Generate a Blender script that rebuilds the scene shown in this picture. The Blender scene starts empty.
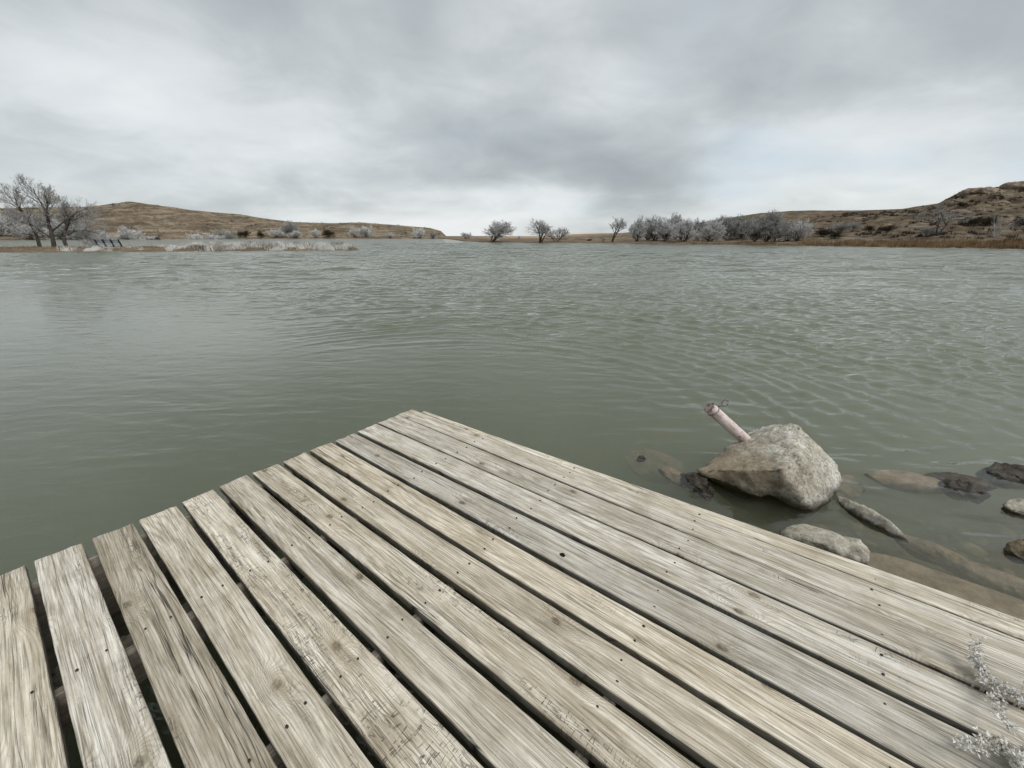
import bpy, bmesh, math, random
import numpy as np
from mathutils import Vector, Matrix

SC = bpy.context.scene
COL = SC.collection

# ------------------------------------------------------------------ camera
F, HOR, CAMZ = 390.0, 236.0, 1.65
PITCH = math.atan((384 - HOR) / F)
cd = bpy.data.cameras.new('camera')
cd.sensor_width = 36.0
cd.lens = 36.0 * F / 1024.0
cd.clip_start, cd.clip_end = 0.05, 20000
cam = bpy.data.objects.new('camera', cd)
cam.location = (0, 0, CAMZ)
cam.rotation_euler = (math.pi / 2 - PITCH, 0, 0)
COL.objects.link(cam)
SC.camera = cam

# ------------------------------------------------------------------ render / view
SC.render.engine = 'CYCLES'
SC.view_settings.view_transform = 'Standard'
SC.view_settings.look = 'None'
SC.view_settings.exposure = 0.38
SC.view_settings.gamma = 1.0
SC.view_settings.use_curve_mapping = False
SC.cycles.use_denoising = True
SC.cycles.max_bounces = 8
SC.cycles.transparent_max_bounces = 16
SC.cycles.volume_bounces = 2
SC.cycles.caustics_reflective = False
SC.cycles.caustics_refractive = False

# ------------------------------------------------------------------ sun (overcast: weak and very soft)
SUN_EL, SUN_AZ = math.radians(52), math.radians(125)       # azimuth clockwise from +Y
sd = bpy.data.lights.new('sun', 'SUN')
sd.energy = 1.5
sd.angle = math.radians(28)
sd.color = (1.0, 0.965, 0.91)
sun = bpy.data.objects.new('sun', sd)
v = Vector((math.sin(SUN_AZ) * math.cos(SUN_EL), math.cos(SUN_AZ) * math.cos(SUN_EL), math.sin(SUN_EL)))
sun.rotation_euler = v.to_track_quat('Z', 'Y').to_euler()
COL.objects.link(sun)

# ------------------------------------------------------------------ node helper
class NT:
    def __init__(self, tree):
        self.t = tree
        tree.nodes.clear()
    def n(self, kind, **kw):
        nd = self.t.nodes.new(kind)
        for k, val in kw.items():
            setattr(nd, k, val)
        return nd
    def put(self, sock, val):
        if val is None:
            return
        if isinstance(val, bpy.types.NodeSocket):
            self.t.links.new(val, sock)
        else:
            if isinstance(val, tuple) and len(val) == 3 and sock.type == 'RGBA':
                val = (*val, 1.0)
            sock.default_value = val
    def m(self, op, a, b=None, c=None, clamp=False):
        nd = self.n('ShaderNodeMath', operation=op, use_clamp=clamp)
        for i, x in enumerate((a, b, c)):
            self.put(nd.inputs[i], x)
        return nd.outputs[0]
    def vm(self, op, a, b=None, scale=None):
        nd = self.n('ShaderNodeVectorMath', operation=op)
        self.put(nd.inputs[0], a); self.put(nd.inputs[1], b)
        if scale is not None:
            self.put(nd.inputs['Scale'], scale)
        return nd.outputs['Value'] if op in ('LENGTH', 'DOT_PRODUCT', 'DISTANCE') else nd.outputs['Vector']
    def noise(self, vec, scale=1.0, detail=4.0, rough=0.55, dist=0.0, dim='3D'):
        nd = self.n('ShaderNodeTexNoise', noise_dimensions=dim)
        self.put(nd.inputs['Vector'], vec)
        nd.inputs['Scale'].default_value = scale
        nd.inputs['Detail'].default_value = detail
        nd.inputs['Roughness'].default_value = rough
        nd.inputs['Distortion'].default_value = dist
        return nd.outputs[0]
    def ramp(self, fac, stops, interp='LINEAR'):
        nd = self.n('ShaderNodeValToRGB')
        cr = nd.color_ramp
        cr.interpolation = interp
        while len(cr.elements) < len(stops):
            cr.elements.new(0.5)
        for el, (p, c) in zip(cr.elements, stops):
            el.position = p
            el.color = (c, c, c, 1) if isinstance(c, (int, float)) else (*c, 1)
        self.put(nd.inputs[0], fac)
        return nd.outputs[0]
    def map(self, val, a, b, c=0.0, d=1.0, smooth=False):
        nd = self.n('ShaderNodeMapRange', interpolation_type='SMOOTHSTEP' if smooth else 'LINEAR')
        for i, x in enumerate((val, a, b, c, d)):
            self.put(nd.inputs[i], x)
        return nd.outputs[0]
    def mix(self, fac, a, b, kind='MIX'):
        nd = self.n('ShaderNodeMix', data_type='RGBA', blend_type=kind)
        self.put(nd.inputs[0], fac); self.put(nd.inputs[6], a); self.put(nd.inputs[7], b)
        return nd.outputs[2]
    def xyz(self, vec):
        nd = self.n('ShaderNodeSeparateXYZ')
        self.put(nd.inputs[0], vec)
        return nd.outputs
    def cxyz(self, x, y, z):
        nd = self.n('ShaderNodeCombineXYZ')
        for i, q in enumerate((x, y, z)):
            self.put(nd.inputs[i], q)
        return nd.outputs[0]
    def scl(self, vec, s):
        return self.vm('MULTIPLY', vec, s)
    def obj(self):
        return self.n('ShaderNodeTexCoord').outputs['Object']
    def prop(self, name):
        return self.n('ShaderNodeAttribute', attribute_type='OBJECT', attribute_name=name).outputs['Fac']
    def bump(self, h, dist, strength=1.0):
        nd = self.n('ShaderNodeBump')
        nd.inputs['Strength'].default_value = strength
        nd.inputs['Distance'].default_value = dist
        self.put(nd.inputs['Height'], h)
        return nd.outputs[0]
    def out(self, surf=None, vol=None):
        nd = self.n('ShaderNodeOutputMaterial')
        if surf is not None: self.t.links.new(surf, nd.inputs['Surface'])
        if vol is not None: self.t.links.new(vol, nd.inputs['Volume'])
    def bsdf(self, color, rough=0.8, normal=None, spec=0.3, metal=0.0):
        nd = self.n('ShaderNodeBsdfPrincipled')
        self.put(nd.inputs['Base Color'], color)
        self.put(nd.inputs['Roughness'], rough)
        self.put(nd.inputs['Specular IOR Level'], spec)
        self.put(nd.inputs['Metallic'], metal)
        if normal is not None:
            self.put(nd.inputs['Normal'], normal)
        return nd.outputs[0]

def mat(name):
    m = bpy.data.materials.new(name)
    m.use_nodes = True
    return m, NT(m.node_tree)

# ------------------------------------------------------------------ world: overcast sky
W = bpy.data.worlds.new('World')
SC.world = W
W.use_nodes = True
N = NT(W.node_tree)
sky = N.n('ShaderNodeTexSky', sky_type='NISHITA')
sky.sun_disc = False
sky.sun_elevation = SUN_EL
sky.sun_rotation = SUN_AZ
D = N.n('ShaderNodeTexCoord').outputs['Generated']
dx, dy, dz = N.xyz(D)[0:3]
zc = N.m('MAXIMUM', dz, 0.0)
den = N.m('ADD', zc, 0.30)
px = N.m('DIVIDE', dx, den)
py = N.m('DIVIDE', dy, den)
P = N.cxyz(N.m('MULTIPLY', px, 1.05), N.m('MULTIPLY', py, 1.15), 0.0)
P1 = N.vm('ADD', P, (3.7, 1.9, 0.0))
big = N.noise(P1, 0.55, 3.0, 0.42, 0.5)
mid = N.noise(N.vm('ADD', P, (11.3, 7.1, 2.0)), 1.3, 4.0, 0.46, 0.4)
fine = N.noise(N.vm('ADD', P, (1.3, 4.1, 5.0)), 3.2, 6.0, 0.56, 0.4)
cl = N.m('ADD', N.m('MULTIPLY', big, 0.64), N.m('ADD', N.m('MULTIPLY', mid, 0.33), N.m('MULTIPLY', fine, 0.20)))
# the cloud deck has a darker base a few degrees up and thins out to a pale strip at the horizon
hor = N.map(zc, 0.0, 0.12, 1.0, 0.0, smooth=True)
side = N.map(dx, -0.75, 0.05, 0.25, 1.0, smooth=True)
lift = N.m('MULTIPLY', N.m('MULTIPLY', hor, side), 0.045)
dark = N.m('MULTIPLY', N.m('MULTIPLY', N.map(zc, 0.02, 0.13, 0.0, 1.0, smooth=True), N.map(zc, 0.14, 0.30, 1.0, 0.0, smooth=True)), 0.060)
def bank_(x0, z0, sx, sz, amp):
    a_ = N.m('POWER', N.m('DIVIDE', N.m('SUBTRACT', dx, x0), sx), 2.0)
    b_ = N.m('POWER', N.m('DIVIDE', N.m('SUBTRACT', dz, z0), sz), 2.0)
    return N.m('MULTIPLY', N.m('EXPONENT', N.m('MULTIPLY', N.m('ADD', a_, b_), -1.0)), amp)
cl2 = N.m('ADD', N.m('SUBTRACT', cl, 0.062), lift)
# thicker and thinner parts of the cloud deck
for q_ in ((-0.60, 0.20, 0.30, 0.075, 0.085), (-0.40, 0.125, 0.36, 0.045, -0.085), (0.25, 0.23, 0.40, 0.09, -0.035), (0.22, 0.15, 0.30, 0.05, -0.03),
           (0.02, 0.085, 0.20, 0.022, 0.07), (0.58, 0.17, 0.16, 0.05, 0.09), (0.0, 0.40, 0.8, 0.10, -0.07)):
    cl2 = N.m('ADD', cl2, bank_(*q_))
ccol = N.ramp(cl2, [(0.33, (0.318, 0.348, 0.366)), (0.42, (0.385, 0.415, 0.430)), (0.50, (0.478, 0.508, 0.520)), (0.58, (0.610, 0.640, 0.648)), (0.68, (0.72, 0.745, 0.75))])
# overhead an overcast sky is two to three times as bright as near the horizon
ccol = N.mix(N.m('MULTIPLY', N.map(N.noise(N.vm('ADD', P, (21.0, 3.0, 1.0)), 1.1, 3, 0.5), 0.50, 0.68, 0, 0.5), N.map(dx, 0.0, 0.45, 0.25, 1.0)), ccol, (0.50, 0.60, 0.68))
zen = N.map(zc, 0.42, 1.0, 1.0, 1.35, smooth=True)
ccol = N.vm('SCALE', ccol, None, scale=N.m('MULTIPLY', zen, 9.1))
skyc = N.mix(0.93, sky.outputs[0], ccol)
bg = N.n('ShaderNodeBackground')
bg.inputs['Strength'].default_value = 0.1
N.put(bg.inputs['Color'], skyc)
wo = N.n('ShaderNodeOutputWorld')
W.node_tree.links.new(bg.outputs[0], wo.inputs['Surface'])

# ------------------------------------------------------------------ object helpers
def tag(o, label, cat, group=None, kind=None):
    if label: o['label'] = label
    if cat: o['category'] = cat
    if group: o['group'] = group
    if kind: o['kind'] = kind
    return o

def mesh_obj(name, verts, faces, m, parent=None, smooth=False, loc=(0, 0, 0)):
    me = bpy.data.meshes.new(name)
    me.from_pydata([tuple(p) for p in verts], [], faces)
    me.update()
    if smooth:
        me.polygons.foreach_set('use_smooth', [True] * len(me.polygons))
    if m is not None:
        me.materials.append(m)
    o = bpy.data.objects.new(name, me)
    COL.objects.link(o)
    o.location = loc
    if parent is not None: o.parent = parent
    return o

def bm_obj(name, bm, m, parent=None, smooth=False, loc=(0, 0, 0)):
    me = bpy.data.meshes.new(name)
    bm.to_mesh(me); bm.free()
    if smooth:
        me.polygons.foreach_set('use_smooth', [True] * len(me.polygons))
    me.materials.append(m)
    o = bpy.data.objects.new(name, me)
    COL.objects.link(o)
    o.location = loc
    if parent is not None: o.parent = parent
    return o

def empty(name, loc=(0, 0, 0), rz=0.0):
    o = bpy.data.objects.new(name, None)
    o.empty_display_size = 0.2
    o.location = loc
    o.rotation_euler = (0, 0, rz)
    COL.objects.link(o)
    return o

def copy_tree(o, parent=None):
    c = o.copy()
    COL.objects.link(c)
    if parent is not None: c.parent = parent
    for ch in o.children:
        copy_tree(ch, c)
    return c

def tube(V, Fc, pts, rad, sides=6, cap=True):
    """append a tube along pts to the vertex / face lists"""
    base = len(V)
    n = len(pts)
    for i in range(n):
        a = pts[max(0, i - 1)]; b = pts[min(n - 1, i + 1)]
        t = (Vector(b) - Vector(a)).normalized()
        up = Vector((0, 0, 1)) if abs(t.z) < 0.9 else Vector((1, 0, 0))
        s = t.cross(up).normalized(); w = s.cross(t)
        for k in range(sides):
            an = 2 * math.pi * k / sides
            V.append(Vector(pts[i]) + (s * math.cos(an) + w * math.sin(an)) * rad[i])
    for i in range(n - 1):
        for k in range(sides):
            k2 = (k + 1) % sides
            Fc.append((base + i * sides + k, base + i * sides + k2, base + (i + 1) * sides + k2, base + (i + 1) * sides + k))
    if cap:
        Fc.append(tuple(base + k for k in range(sides))[::-1])
        Fc.append(tuple(base + (n - 1) * sides + k for k in range(sides)))

# ------------------------------------------------------------------ numpy noise
def _h(ix, iy, s):
    n = (ix.astype(np.int64) * 374761393 + iy.astype(np.int64) * 668265263 + s * 1442695041) & 0x7fffffff
    n = ((n ^ (n >> 13)) * 1274126177) & 0x7fffffff
    return ((n ^ (n >> 16)) & 0xffff) / 65535.0
def vnoise(x, y, s=0):
    ix, iy = np.floor(x), np.floor(y)
    fx, fy = x - ix, y - iy
    fx = fx * fx * (3 - 2 * fx); fy = fy * fy * (3 - 2 * fy)
    a, b = _h(ix, iy, s), _h(ix + 1, iy, s)
    c, d = _h(ix, iy + 1, s), _h(ix + 1, iy + 1, s)
    return (a + (b - a) * fx) * (1 - fy) + (c + (d - c) * fx) * fy
def fbm(x, y, s=0, o=4):
    t = 0.0; a = 0.5
    for i in range(o):
        t = t + a * (vnoise(x, y, s + i * 7) * 2 - 1)
        x = x * 2.03 + 5.1; y = y * 2.03 + 1.7; a *= 0.5
    return t
def sstep(a, b, x):
    t = np.clip((x - a) / (b - a), 0, 1)
    return t * t * (3 - 2 * t)

# ------------------------------------------------------------------ terrain
AZ = math.radians(128)
U = np.array([math.sin(AZ), math.cos(AZ)])          # along the dock boards, towards the bank
E = np.array([-U[1], U[0]])                         # along the dock's far end
O2 = np.array([-0.810, 2.869])                      # far corner of the dock
DECK = 0.35
def dock_pt(u, v, z=DECK):
    p = O2 + U * u + E * v
    return Vector((p[0], p[1], z))

def sof(x): return (np.asarray(x, float) - 512) / 415.7
_sx = sof([-1500, -600, -300, 0, 240, 438, 446, 462, 480, 600, 740, 880, 1024, 1300, 1700, 2300])
_yb = np.array([120, 150, 170, 183, 255, 282, 240, 140, 112, 96, 81, 64.5, 54.5, 44, 32, 22.])
_kx = np.array([-1500, -600, -300, 0, 85, 100, 128, 140, 165, 190, 235, 260, 290, 330, 360, 400, 430, 441, 447, 480, 556, 572, 600, 622, 650, 700, 728, 760, 792, 858, 902, 938, 950, 960, 967, 1004, 1024, 1100, 1300, 1700, 2300], float)
_ky = np.array([190, 196, 200, 209, 207.5, 206.3, 202.6, 204, 207.5, 210.5, 214.5, 218, 222, 223.3, 222.5, 225.5, 228, 231, 236.7, 237, 236.8, 234.2, 233.3, 233, 230, 223, 218.5, 214, 211.8, 211, 209.6, 205, 199, 194, 191, 189.5, 188.5, 184, 176, 165, 155.])
_kx = (_kx - 512) / (F * (math.cos(PITCH) + (384 - _ky) / F * math.sin(PITCH)))
_cx = sof([-1500, 0, 240, 440, 470, 560, 640, 740, 880, 1024, 1300, 2300])
_co = np.array([70, 85, 95, 75, 190, 190, 110, 75, 55, 48, 45, 40.])
def shore(s): return np.interp(s, _sx, _yb)
def crest(s):
    yc = shore(s) + np.interp(s, _cx, _co)
    return yc, (HOR - np.interp(s, _kx, _ky)) * 0.00225 * yc + CAMZ
def near_bed(X, Y):
    du = X - O2[0]; dv = Y - O2[1]
    u = du * U[0] + dv * U[1]; w = du * E[0] + dv * E[1]
    uu = u - 0.95 * np.maximum(0, w - 1.2) + 0.35 * fbm(X * 0.9, Y * 0.9, 3)
    h = np.interp(uu, [-6, -2, 0, 1.2, 2.2, 3.2, 4.1, 4.8, 6, 12], [-3.0, -2.6, -1.6, -0.85, -0.52, -0.27, -0.06, 0.10, 0.30, 0.8])
    return h + 0.03 * fbm(X * 4, Y * 4, 5)
def pen_front(x): return np.interp(x, [-600, 0, 150, 260, 356], [40, 43.5, 46.5, 49.5, 50.2])
def terrain(X, Y):
    X = np.asarray(X, float); Y = np.asarray(Y, float)
    Ys = np.maximum(Y, 1.0)
    s = X / Ys
    yb = shore(s) * (1 + 0.012 * fbm(s * 60, s * 0 + 2.0, 11))
    yc, hc = crest(s)
    t = (Y - yb) / np.maximum(yc - yb, 1)
    tt = np.clip(t, 0, 1)
    prof = 0.55 * tt + 0.45 * sstep(0.35, 1.0, tt)
    ledge = 0.02 * np.sin(2 * np.pi * (tt * 7 + 1.2 * fbm(X * 0.05, Y * 0.05, 21))) * tt * (1 - tt) * 4
    bank = 0.35 * sstep(0, 0.05, t)
    rough = fbm(X * 0.08, Y * 0.08, 31, 6) * (0.15 * np.abs(hc)) * sstep(0.02, 0.2, t) * (1 - 0.70 * sstep(0.75, 1.0, tt))
    hf = np.where(t > 0, bank + (hc - 0.35) * (prof + ledge) + rough, -3.0 * np.clip((yb - Y) / 20, 0, 1))
    hf = np.where(t > 1, hc + 0.12 * fbm(X * 0.2, Y * 0.2, 41) * sstep(1, 1.05, t), hf)
    hf = np.where(Y < 8, -3.0, hf)
    # low spit in front of the left shore
    x = s * 415.7 + 512
    fr = pen_front(x) + 0.8 * fbm(X * 0.35, X * 0 + 3, 51)
    wid = np.interp(x, [-600, 0, 200, 330, 356, 360], [14, 12, 11, 5, 1.0, 0.2])
    q = np.minimum(Y - fr, (fr + wid) - Y)
    hp = np.where(x < 362, np.clip(q * 0.28, -3, 0.34) + 0.05 * fbm(X * 0.8, Y * 0.8, 61) * sstep(0, 1, q), -3.0)
    hp = np.where(Y < 20, -3.0, hp)
    return np.maximum(np.maximum(hf, hp), near_bed(X, Y))
def ground_z(X, Y): return float(terrain(np.array([X]), np.array([Y]))[0])
def spot(x, y): return ((x - 512) / 415.7 * y, y)

def polar_sheet(angs, rings, zfun, name, m, closed_bottom=None):
    A, R = np.meshgrid(angs, rings)
    X = R * np.sin(A); Y = R * np.cos(A)
    Z = zfun(X, Y, R)
    na, nr = len(angs), len(rings)
    co = np.stack([X, Y, Z], -1).reshape(-1, 3)
    i, j = np.meshgrid(np.arange(nr - 1), np.arange(na), indexing='ij')
    j2 = (j + 1) % na
    quads = np.stack([i * na + j, (i + 1) * na + j, (i + 1) * na + j2, i * na + j2], -1).reshape(-1, 4)[:, ::-1]
    co = np.vstack([co, [[0, 0, float(Z[0].mean())]]])
    c = len(co) - 1
    jj = np.arange(na)
    tris = np.stack([jj, np.full(na, c), (jj + 1) % na], -1)[:, ::-1]
    loops = [quads.ravel(), tris.ravel()]
    cnt = [np.full(len(quads), 4), np.full(len(tris), 3)]
    if closed_bottom is not None:
        last = (nr - 1) * na
        b0 = len(co)
        ring = co[last:last + na].copy(); ring[:, 2] = closed_bottom
        co = np.vstack([co, ring, [[0, 0, closed_bottom]]])
        side = np.stack([last + jj, b0 + jj, b0 + (jj + 1) % na, last + (jj + 1) % na], -1)[:, ::-1]
        bot = np.stack([b0 + jj, np.full(na, b0 + na), b0 + (jj + 1) % na], -1)[:, ::-1]
        loops += [side.ravel(), bot.ravel()]
        cnt += [np.full(na, 4), np.full(na, 3)]
    L = np.concatenate(loops).astype(np.int32); C = np.concatenate(cnt)
    me = bpy.data.meshes.new(name)
    me.vertices.add(len(co)); me.vertices.foreach_set('co', co.astype(np.float32).ravel())
    me.loops.add(len(L)); me.loops.foreach_set('vertex_index', L)
    me.polygons.add(len(C))
    st = np.concatenate([[0], np.cumsum(C)[:-1]]).astype(np.int32)
    me.polygons.foreach_set('loop_start', st)
    sm = np.ones(len(C), bool)
    if closed_bottom is not None: sm[-2 * na:] = False
    me.polygons.foreach_set('use_smooth', sm)
    me.update(calc_edges=True); me.validate()
    me.materials.append(m)
    o = bpy.data.objects.new(name, me)
    COL.objects.link(o)
    return o

def angles(nf, nb, half=math.radians(60)):
    return np.concatenate([np.linspace(-half, half, nf, endpoint=False), np.linspace(half, 2 * math.pi - half, nb, endpoint=False)])

# ground material: dead grass, bare red earth, pale stone, frost; mud under water
M_GROUND, N = mat('dry_prairie_ground')
p = N.n('ShaderNodeNewGeometry').outputs['Position']
x_, y_, z_ = N.xyz(p)[0:3]
n1 = N.noise(p, 0.045, 6, 0.6, 0.4)
n2 = N.noise(p, 0.35, 6, 0.65, 0.2)
n3 = N.noise(N.scl(p, (0.30, 0.30, 1.6)), 1.0, 5, 0.6, 0.5)
c = N.ramp(n2, [(0.30, (0.040, 0.030, 0.020)), (0.45, (0.105, 0.080, 0.052)), (0.58, (0.19, 0.148, 0.096)), (0.72, (0.31, 0.26, 0.185))])
c = N.mix(N.map(n1, 0.50, 0.64, 0, 0.55), c, (0.185, 0.112, 0.066))
c = N.mix(N.map(n3, 0.56, 0.66, 0, 0.7), c, (0.33, 0.28, 0.20))
c = N.mix(N.map(N.noise(p, 0.16, 5, 0.7, 0.8), 0.55, 0.63, 0, 0.85), c, (0.035, 0.026, 0.020))
c = N.mix(N.map(N.noise(p, 0.09, 4, 0.7), 0.55, 0.7, 0, 0.45), c, (0.38, 0.36, 0.32))
# ochre bare face of the left hill, darker cedar-brown slope on the right
leftm = N.map(x_, -60, -20, 1, 0, smooth=True)
c = N.mix(N.m('MULTIPLY', leftm, 0.35), c, (0.155, 0.125, 0.09))
farc = N.m('MULTIPLY', N.map(y_, 180, 240, 0, 0.65), N.map(x_, -40, 0, 0, 1))
c = N.mix(farc, c, (0.44, 0.31, 0.21))
# strand: tan margin just above the water, mud below
strand = N.m('MULTIPLY', N.map(z_, 0.0, 0.08, 0, 1), N.map(z_, 0.25, 0.6, 1, 0))
c = N.mix(N.m('MULTIPLY', strand, 0.7), c, (0.155, 0.115, 0.078))
mud = N.ramp(N.noise(p, 3.0, 6, 0.6, 0.5), [(0.3, (0.060, 0.050, 0.035)), (0.55, (0.135, 0.105, 0.075)), (0.75, (0.20, 0.155, 0.115))])
c = N.mix(N.map(z_, -0.03, 0.03, 1, 0), c, mud)
band = N.noise(N.scl(p, (0.05, 0.05, 0.55)), 1.0, 5, 0.62, 1.2)
c = N.mix(N.m('MULTIPLY', leftm, N.map(band, 0.52, 0.60, 0, 0.5)), c, (0.34, 0.275, 0.20))
c = N.mix(N.m('MULTIPLY', leftm, N.map(band, 0.39, 0.48, 0.65, 0)), c, (0.075, 0.060, 0.046))
rightm = N.m('MULTIPLY', N.map(x_, 45, 70, 0, 1, smooth=True), N.map(N.noise(p, 0.6, 5, 0.7), 0.35, 0.62, 0.75, 0.15))
c = N.mix(N.m('MULTIPLY', rightm, N.map(z_, 0.3, 1.0, 0, 1)), c, (0.062, 0.046, 0.032))
hb = N.m('ADD', N.m('MULTIPLY', n2, 0.6), N.m('MULTIPLY', N.noise(p, 2.2, 5, 0.7), 0.4))
N.out(N.bsdf(c, 0.95, N.bump(hb, 0.5, 0.6), 0.1))

rg = np.concatenate([np.geomspace(0.4, 14, 110, endpoint=False), np.geomspace(14, 30, 25, endpoint=False), np.geomspace(30, 460, 400, endpoint=False), np.geomspace(460, 6000, 40)])
g = polar_sheet(angles(1000, 120), rg, lambda X, Y, R: terrain(X, Y), 'ground', M_GROUND)
tag(g, 'brown dead prairie ground rising from the lake shore', None, kind='structure')

# ------------------------------------------------------------------ water
M_WATER, N = mat('lake_water')
p = N.n('ShaderNodeNewGeometry').outputs['Position']
dist = N.vm('LENGTH', p)
w1 = N.noise(N.scl(p, (0.55, 1.5, 1)), 1.6, 3, 0.55, 0.8)
w2 = N.noise(N.scl(p, (0.55, 1.5, 1)), 4.6, 3, 0.55, 0.7)
w3 = N.noise(N.scl(p, (0.35, 1.0, 1)), 0.55, 3, 0.5, 0.6)
gust = N.map(N.noise(N.scl(p, (0.5, 1, 1)), 0.10, 3, 0.5, 0.3), 0.30, 0.70, 0.75, 1.2)
xx, yy, _ = N.xyz(p)[0:3]
# sheltered smooth water on the near left, behind the line where the ripples stop
ln = N.m('ADD', N.m('MULTIPLY', N.m('ADD', xx, 1.5), 0.42), N.m('MULTIPLY', N.m('SUBTRACT', yy, 6.0), 0.907))
openw = N.map(ln, -1.2, 3.5, 0.22, 1.0, smooth=True)
amp = N.m('MULTIPLY', gust, openw)
far = N.map(dist, 6, 30, 0.25, 1.0, smooth=True)
hh = N.m('ADD', N.m('MULTIPLY', w1, 0.060), N.m('ADD', N.m('MULTIPLY', w2, 0.045), N.m('MULTIPLY', N.m('MULTIPLY', w3, far), 0.16)))
hh = N.m('MULTIPLY', hh, N.m('MULTIPLY', amp, N.map(dist, 12, 30, 0.9, 1.55)))
bmp = N.bump(hh, 1.0, 1.0)
# beyond the modelled waves the facets are smaller than a pixel: tilt the normal itself
def tilt(sc, sx, sy, det):
    nd = N.n('ShaderNodeTexNoise', noise_dimensions='2D')
    N.put(nd.inputs['Vector'], N.scl(p, (sx, sy, 1)))
    nd.inputs['Scale'].default_value = sc; nd.inputs['Detail'].default_value = det; nd.inputs['Roughness'].default_value = 0.6
    return N.vm('SUBTRACT', nd.outputs['Color'], (0.5, 0.5, 0.5))
tl = N.vm('ADD', N.vm('SCALE', tilt(2.6, 0.45, 1.3, 3), None, scale=0.9), N.vm('SCALE', tilt(0.55, 0.35, 1.2, 2), None, scale=0.6))
tl = N.vm('MULTIPLY', tl, (0.6, 1.0, 0.0))
tl = N.vm('SCALE', tl, None, scale=N.m('MULTIPLY', N.m('MULTIPLY', gust, openw), N.map(dist, 11, 26, 0.0, 0.85, smooth=True)))
bmp = N.vm('NORMALIZE', N.vm('ADD', bmp, tl))
fr = N.n('ShaderNodeFresnel'); fr.inputs['IOR'].default_value = 1.333
N.put(fr.inputs['Normal'], bmp)
gl = N.n('ShaderNodeBsdfGlossy'); N.put(gl.inputs['Roughness'], N.map(dist, 5, 120, 0.03, 0.10))
gl.inputs['Color'].default_value = (1, 1, 1, 1)
N.put(gl.inputs['Normal'], bmp)
tr = N.n('ShaderNodeBsdfTransparent')
ms = N.n('ShaderNodeMixShader')
N.put(ms.inputs[0], fr.outputs[0]); N.put(ms.inputs[1], tr.outputs[0]); N.put(ms.inputs[2], gl.outputs[0])
vol = N.n('ShaderNodeVolumePrincipled')
vol.inputs['Color'].default_value = (0.56, 0.60, 0.455, 1)
vol.inputs['Density'].default_value = 1.5
vol.inputs['Anisotropy'].default_value = 0.2
N.out(ms.outputs[0], vol.outputs[0])

rng = np.random.RandomState(4)
WAVES = []
for lam, slope, nw in ((0.16, 0.065, 7), (0.26, 0.085, 8), (0.42, 0.050, 6), (0.8, 0.030, 5), (1.6, 0.018, 4), (0.9, 0.075, 7), (1.5, 0.055, 6)):
    for k in range(nw):
        WAVES.append((lam * rng.uniform(0.75, 1.3), math.radians(rng.normal(8, 15)), slope * rng.uniform(0.6, 1.2), rng.uniform(0, 6.28), nw > 5 and lam > .85))
def water_z(X, Y, R):
    ln = (X + 1.5) * 0.42 + (Y - 6.0) * 0.907
    opn = 0.10 + 0.90 * sstep(-1.0, 3.0, ln + 0.8 * fbm(X * 0.4, Y * 0.4, 71))
    right = sstep(0.2, 2.2, X + 0.25 * (Y - 3))
    opn = np.maximum(opn, 0.55 * right)
    dr = np.interp(R, [0, 26, 30, 112, 120, 6000], [0, 0.088, 0.105, 0.12, 0.8, 80])
    Z = np.zeros_like(X)
    wx = 0.25 * fbm(X * 0.5, Y * 0.5, 81); wy = 0.25 * fbm(X * 0.5, Y * 0.5, 91)
    for lam, az, sl, ph, farw in WAVES:
        k = 2 * math.pi / lam
        damp = 1 - sstep(lam / 7, lam / 3.6, dr)
        mod = 0.4 + 1.2 * vnoise(X / (lam * 6) + ph, Y / (lam * 4), 5)
        Z += sl / k * np.sin(k * ((X + wx) * math.sin(az) + (Y + wy) * math.cos(az)) + ph) * damp * mod * (sstep(12, 30, R) if farw else 1.0)
    Z *= opn * (0.65 + 0.5 * sstep(8, 18, R))
    # swell bending round the dock's corner
    cx, cy = -1.0, 3.4
    rr = np.hypot(X - cx, Y - cy)
    th = np.arctan2(X - cx, Y - cy)
    sect = sstep(-0.9, -0.25, th) * (1 - sstep(1.35, 1.9, th))
    env = sect * sstep(2.0, 3.8, rr) * (1 - sstep(9, 20, rr))
    rw = rr + 0.35 * fbm(X * 0.35, Y * 0.35, 101)
    for lam, sl in ((0.30, 0.20), (0.20, 0.14), (0.50, 0.07)):
        k = 2 * math.pi / lam
        damp = 1 - sstep(lam / 7, lam / 3.6, dr)
        Z += sl / k * np.sin(k * rw + 2 * fbm(X * 0.6, Y * 0.6, 111)) * env * damp * (0.4 + 0.9 * vnoise(X * 0.9, Y * 0.9, 121))
    return Z * (1 - sstep(100, 120, R))
rw_ = np.concatenate([np.geomspace(0.4, 1.6, 90, endpoint=False), np.geomspace(1.6, 26, 820, endpoint=False), np.linspace(26, 112, 640, endpoint=False), np.geomspace(112, 120, 8, endpoint=False), np.geomspace(120, 5000, 50)])
wt = polar_sheet(angles(760, 90), rw_, water_z, 'water', M_WATER, closed_bottom=-8.0)
tag(wt, 'grey green rippled lake water', None, kind='structure')

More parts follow.
